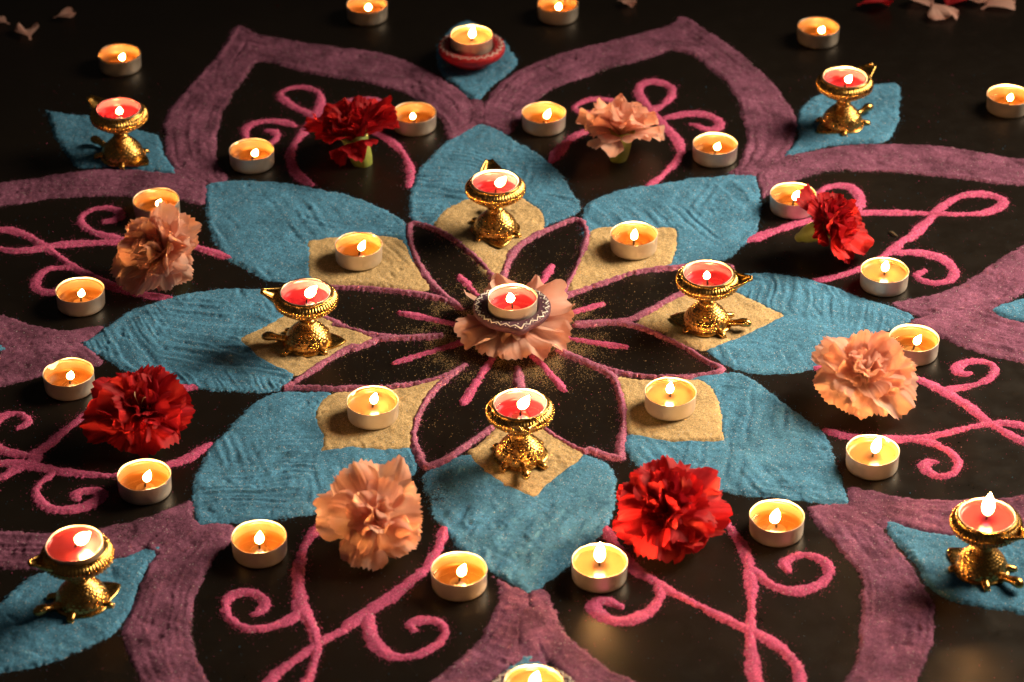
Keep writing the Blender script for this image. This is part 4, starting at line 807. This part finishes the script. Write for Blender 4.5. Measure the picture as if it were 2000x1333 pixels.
# ------------------------------------------------------------------ clay diyas
def clay_diya(loc, rz, label, mat, zs, zig, sep):
    t = empty('clay_diya', [c*MM for c in loc], (0, 0, rz)); tag(t, label, 'diya', 'painted clay diyas')
    def sp(r, th):
        d = (th + math.pi) % (2*math.pi) - math.pi
        return r + max(0, (r - 19))/11*5.2*math.exp(-(d/.20)**2)
    pr = [(.1, 0), (15.5, 0), (17, .5), (19, 2.4), (24, 5.0), (28.4, 7.6), (30.2, 9.8), (30.5, 12.4), (30.0, 13.6), (29.2, 14.0), (26, 14.1), (22.4, 13.9), (21.2, 13.4), (20.6, 12.2), (20.4, 8.6), (.1, 8.5)]
    b = MB().lathe(pr, 120, lambda k, r, z, th: (sp(r, th)*(1 + .004*math.sin(3*th + 1)), z*zs))
    link('dish', b.mesh('dish', mat), t)
    n = 24; pts = []
    for k in range(n*2 + 1):
        th = 2*math.pi*k/(2*n); r = 25.9 if k % 2 else 29.0
        pts.append((sp(r, th)*math.cos(th), sp(r, th)*math.sin(th), 14.1*zs + .12 - (.25 if r > 28 else 0)))
    link('zigzag_band', MB().tube(pts, .62, 5).mesh('zigzag_band', M_PAINT), t)
    b = MB()
    for k in range(n):
        th = 2*math.pi*(k + .5)/n
        b.ball((sp(24.6, th)*math.cos(th + .09), sp(24.6, th)*math.sin(th + .09), 14.1*zs + .05), (.7, .7, .4), 6, 5)
        if zig: b.ball((sp(28.3, th)*math.cos(th + .0), sp(28.3, th)*math.sin(th + .0), 14.0*zs + .05), (.6, .6, .4), 6, 5)
    tag(link('painted_dots', b.mesh('painted_dots', M_PAINT), t), kind='stuff')
    return t
cx, cyy = DATA['clay'][0]
clay_diya((cx, cyy, 11), R(-78), 'purple clay diya with white zigzags on the peach carnation in the centre', M_CLAYP, 1.0, True, 0)
tealight((*DATA['claycup'][0], 34 - CUP_H), 'pink candle in the purple clay diya in the centre', 'pinkclear', (-.9, .3), 1.1, rz=0, fl='round')
cx, cyy = DATA['clay'][1]
clay_diya((cx, cyy, 1.2), R(100), 'red clay diya with white marks on the far blue sand leaf', M_CLAYR, 1.27, False, 0)
tealight((*DATA['claycup'][1], 28.5 - CUP_H), 'tealight in the red clay diya at the far tip', 'creamlow', (.2, 0), 1.0)
cx, cyy = DATA['clay'][2]
clay_diya((cx, cyy, 1.2), R(-86), 'clay diya cut off by the bottom edge of the picture', M_CLAYP, 1.27, True, 0)
tealight((*DATA['claycup'][2], 28.5 - CUP_H), 'tealight cut off by the bottom edge, in the nearest clay diya', 'cream', (.3, 0), 1.15)

# ------------------------------------------------------------------ carnations
def petal_arrays(length, width, phi0, beta, seed, ruffle=1.0):
    rs = random.Random(seed)
    nu, ns = 23, 12
    ph = [rs.uniform(0, 6.28) for _ in range(6)]
    fr = [rs.uniform(2.0, 3.2), rs.uniform(4.2, 6.5), rs.uniform(8, 11)]
    cup = rs.uniform(-.10, .25)
    jag = [rs.uniform(-1, 1) for _ in range(nu)]
    V = []; vein = []
    rho = z = 0; ps = 0; cl = []
    for i in range(41):
        s = i/40; a = phi0 + beta*s**1.3
        cl.append((rho, z, a)); rho += math.sin(a)*length/40; z += math.cos(a)*length/40
    for i in range(ns):
        s = i/(ns - 1)
        f = max(0, (s - .18)/.82)
        hw = width/2*(.10 + .90*math.sin(min(1, f*1.12)*math.pi/2)**1.15)
        if s > .86: hw *= 1 - .5*(s - .86)
        for j in range(nu):
            u = -1 + 2*j/(nu - 1)
            # rounded, toothed outer edge
            s2 = s*(1 - .20*abs(u)**2.3*f) + (.040*jag[j] + .024*(1 if j % 2 else -1))*max(0, (s - .72)/.28)
            q = min(40, max(0, s2*40)); k = min(39, int(q)); w = q - k
            r0 = cl[k][0]*(1-w) + cl[k+1][0]*w; z0 = cl[k][1]*(1-w) + cl[k+1][1]*w; a = cl[k][2]
            amp = ruffle*length*.10*f**1.6
            d = amp*(.95*math.sin(fr[0]*u*1.6 + ph[0]) + .55*math.sin(fr[1]*u + ph[1] + s*2) + .28*math.sin(fr[2]*u + ph[2])*f) + cup*hw*u*u
            shear = amp*.45*math.cos(fr[1]*u + ph[3])
            nrm = (-math.cos(a), math.sin(a))
            V.append((r0 + nrm[0]*d, hw*u*(1 - .10*f*abs(math.sin(fr[0]*u + ph[0]))) + shear*.5, z0 + nrm[1]*d))
            vein.append(.5 + .5*math.sin(u*26 + 2.5*math.sin(u*7 + ph[4])))
    F = [(i*nu + j, i*nu + j + 1, (i+1)*nu + j + 1, (i+1)*nu + j) for i in range(ns - 1) for j in range(nu - 1)]
    return V, F, vein
CLASSES = [(6, 26, 24, 20, 1.25), (20, 34, 28, 24, 1.2), (38, 38, 32, 28, 1.1), (56, 42, 35, 31, 1.0), (74, 36, 37, 33, .9)]
PETALS = {}
for cn, mat in (('peach', M_PEACH), ('red', M_RED)):
    for ci, (p0, be, ln, wd, rf) in enumerate(CLASSES):
        for v in range(4):
            V, F, ve = petal_arrays(ln, wd, R(p0), R(be), ci*31 + v*7 + (400 if cn == 'red' else 0), rf)
            PETALS[cn, ci, v] = mesh_np('petal', V, F, mat, True, {'vein': ve})
def calyx_mesh():
    pr = [(.2, -25), (2.4, -24.6), (3.2, -23), (3.6, -20), (5.2, -17), (6.4, -12), (6.9, -7), (6.9, -3), (7.6, 1), (8.4, 3.5), (8.0, 3.4), (6.4, -1), (.3, -2)]
    return MB().lathe(pr, 30, lambda k, r, z, t: (r*(1 + .03*math.cos(5*t)), z + (2.2*abs(math.cos(2.5*t)) if 9 <= k <= 10 else 0))).mesh('calyx', M_GREEN)
ME_CALYX = calyx_mesh()
ME_STAMEN = MB().tube([(0, 0, 8), (1, .5, 16), (3.5, 1.5, 23), (5.5, 1.2, 25)], [.35, .35, .3, .25], 5).tube([(0, 0, 8), (-1, 1, 16), (-2.2, 3.6, 23), (-2, 5.6, 25)], [.35, .35, .3, .25], 5).mesh('stamen', M_STAMEN)

def carnation(center, axis, cn, label, size, counts, seed, back=15, spin=0, floor=.6, wild=1.0):
    rs = random.Random(seed)
    ax = Vector(axis).normalized()
    q = Vector((0, 0, 1)).rotation_difference(ax)
    org = Vector(center) - ax*back*size
    t = empty('carnation', org*MM)
    t.rotation_mode = 'QUATERNION'; t.rotation_quaternion = q
    t.scale = (size, size, size)
    tag(t, label, 'flower', 'carnation heads laid round the rangoli')
    Mw = Matrix.Translation(org*MM) @ q.to_matrix().to_4x4() @ Matrix.Scale(size, 4)
    g = spin; n = 0
    for ci, cnt in enumerate(counts):
        for k in range(cnt):
            g = 2*math.pi*(k + rs.uniform(-.22, .22)*wild)/cnt + ci*1.1 + spin
            me = PETALS[cn, ci, rs.randrange(4)]
            s = rs.uniform(.82/wild**.3, 1.2)
            tl = rs.uniform(-.20, .20) if wild == 1 else rs.uniform(.0, .30)
            sy = s*rs.choice((-1, 1))
            co = [v.co.copy() for v in list(me.vertices)[::3]]
            for it in range(26):                                       # the table pushes low petals up
                M = Matrix.Rotation(g, 4, 'Z') @ Matrix.Rotation(tl, 4, 'Y') @ Matrix.Diagonal((s, sy, s, 1))
                MM2 = Mw @ M
                if min((MM2 @ c).z for c in co) > floor*MM: break
                tl -= .09
            o = link('petal', me, t)
            o.matrix_local = M @ Matrix.Translation((0, 0, rs.uniform(-1, 1)*MM))
    cl = link('calyx', ME_CALYX, t); cl.scale = (1.2, 1.2, 1.1)
    return t
FULL = (6, 8, 9, 9, 8)
fl = DATA['flower']
carnation((*fl[0], 31), (-.26, .16, .95), 'red', 'far red carnation with its green calyx towards the viewer', 1.22, (6, 8, 9, 8, 3), 21, 10)
carnation((*fl[1], 29), (.12, .18, .95), 'peach', 'small far peach carnation standing on its green calyx', 1.14, (5, 7, 9, 7, 3), 22, 8)
carnation((*fl[2], 29), (.74, -.28, .52), 'red', 'red carnation lying on its side at the right, calyx to the left', .98, (7, 9, 10, 7, 3), 23, 9)
carnation((*fl[3], 27), (-.46, -.56, .56), 'peach', 'left peach carnation lying on its side, calyx to the right', 1.1, (6, 8, 10, 8, 6), 24, 9)
carnation((*fl[4], 29), (-.05, -.46, .84), 'red', 'large left red carnation open to the viewer with pale stamens', 1.1, (5, 7, 8, 8, 7), 25, 13)
carnation((*fl[5], 29), (.0, -.62, .74), 'peach', 'front peach carnation open to the viewer', 1.12, (4, 5, 6, 5, 4), 26, 12)
carnation((*fl[6], 29), (-.05, -.55, .78), 'red', 'front red carnation between two tealights', 1.04, (5, 7, 8, 8, 7), 27, 13)
carnation((*fl[7], 31), (.16, -.36, .88), 'peach', 'right peach carnation with dense ruffled petals', 1.08, (6, 8, 9, 8, 6), 28, 13)
c9 = carnation((fl[8][0], fl[8][1] - 2, 7.5), (.0, -.02, 1), 'peach', 'peach carnation flattened under the purple clay diya in the centre', 1.30, (0, 0, 0, 4, 11), 29, 0, wild=1.8)
for ch in list(c9.children):
    if ch.name.startswith('calyx'): bpy.data.objects.remove(ch)
    else:
        a = math.atan2(ch.matrix_local[1][0], ch.matrix_local[0][0])
for t in [o for o in bpy.data.objects if o.name.startswith('carnation') and 'stamens' in o.get('label', '')]:
    link('stamen', ME_STAMEN, t)

# ------------------------------------------------------------------ fallen petals
FALLEN = [('pale fallen petal on the dark table in the upper left corner', 'peach', 3, 1.9, .8), ('curled pale petal behind the others at the upper left', 'peach', 1, .4, .75),
          ('pale petal cut by the left edge near the top', 'peach', 2, 2.6, .7), ('thin pale petal at the top edge right of the tealight', 'peach', 0, -.5, .8),
          ('red fallen petal at the top edge, leftmost of the top right cluster', 'red', 3, .3, 1.0), ('broad pale petal nearest the viewer in the top right cluster', 'peach', 4, -1.2, 1.05),
          ('pale petal at the top right corner, rightmost of the fallen petals', 'peach', 3, .5, 1.05), ('red petal lying between pale petals in the top right cluster', 'red', 2, 1.0, 1.0),
          ('pale petal just left of the broad petal at the top right', 'peach', 2, 2.2, 1.0), ('pale petal at the very top edge, second from the right corner', 'peach', 1, -.2, 1.0)]
for i, (lb, cn, ci, rz, s) in enumerate(FALLEN):
    me = PETALS[cn, ci, i % 4]
    if cn == 'peach':
        me = me.copy(); me.materials.clear(); me.materials.append(M_PALE)
    o = link('fallen_petal', me)
    x, y = DATA['petal'][i]
    ph = CLASSES[ci][0] + CLASSES[ci][1]*.45
    M = Matrix.Rotation(rz, 4, 'Z') @ Matrix.Rotation(R(90 - ph), 4, 'Y') @ Matrix.Scale(s, 4)
    co = [M @ v.co for v in me.vertices]
    c = sum(co, Vector())/len(co); mz = min(v.z for v in co)
    o.matrix_world = Matrix.Translation((x*MM - c.x, y*MM - c.y, .0004 - mz)) @ M
    tag(o, lb, 'petal', 'fallen petals on the table')
x, y = DATA['petal'][10]
cr = MB().tube([(x - 3, y + 4, 1), (x - 1, y + 1, 2.0), (x + 1, y - 2, 1.6), (x + 3.5, y - 4, .8)], [.5, 1.4, 1.1, .3], 6, .5).mesh('leaf_crumb', M_DRY)
tag(link('leaf_crumb', cr), 'tiny dry brown leaf crumb on the table right of the sideways red carnation', 'crumb')
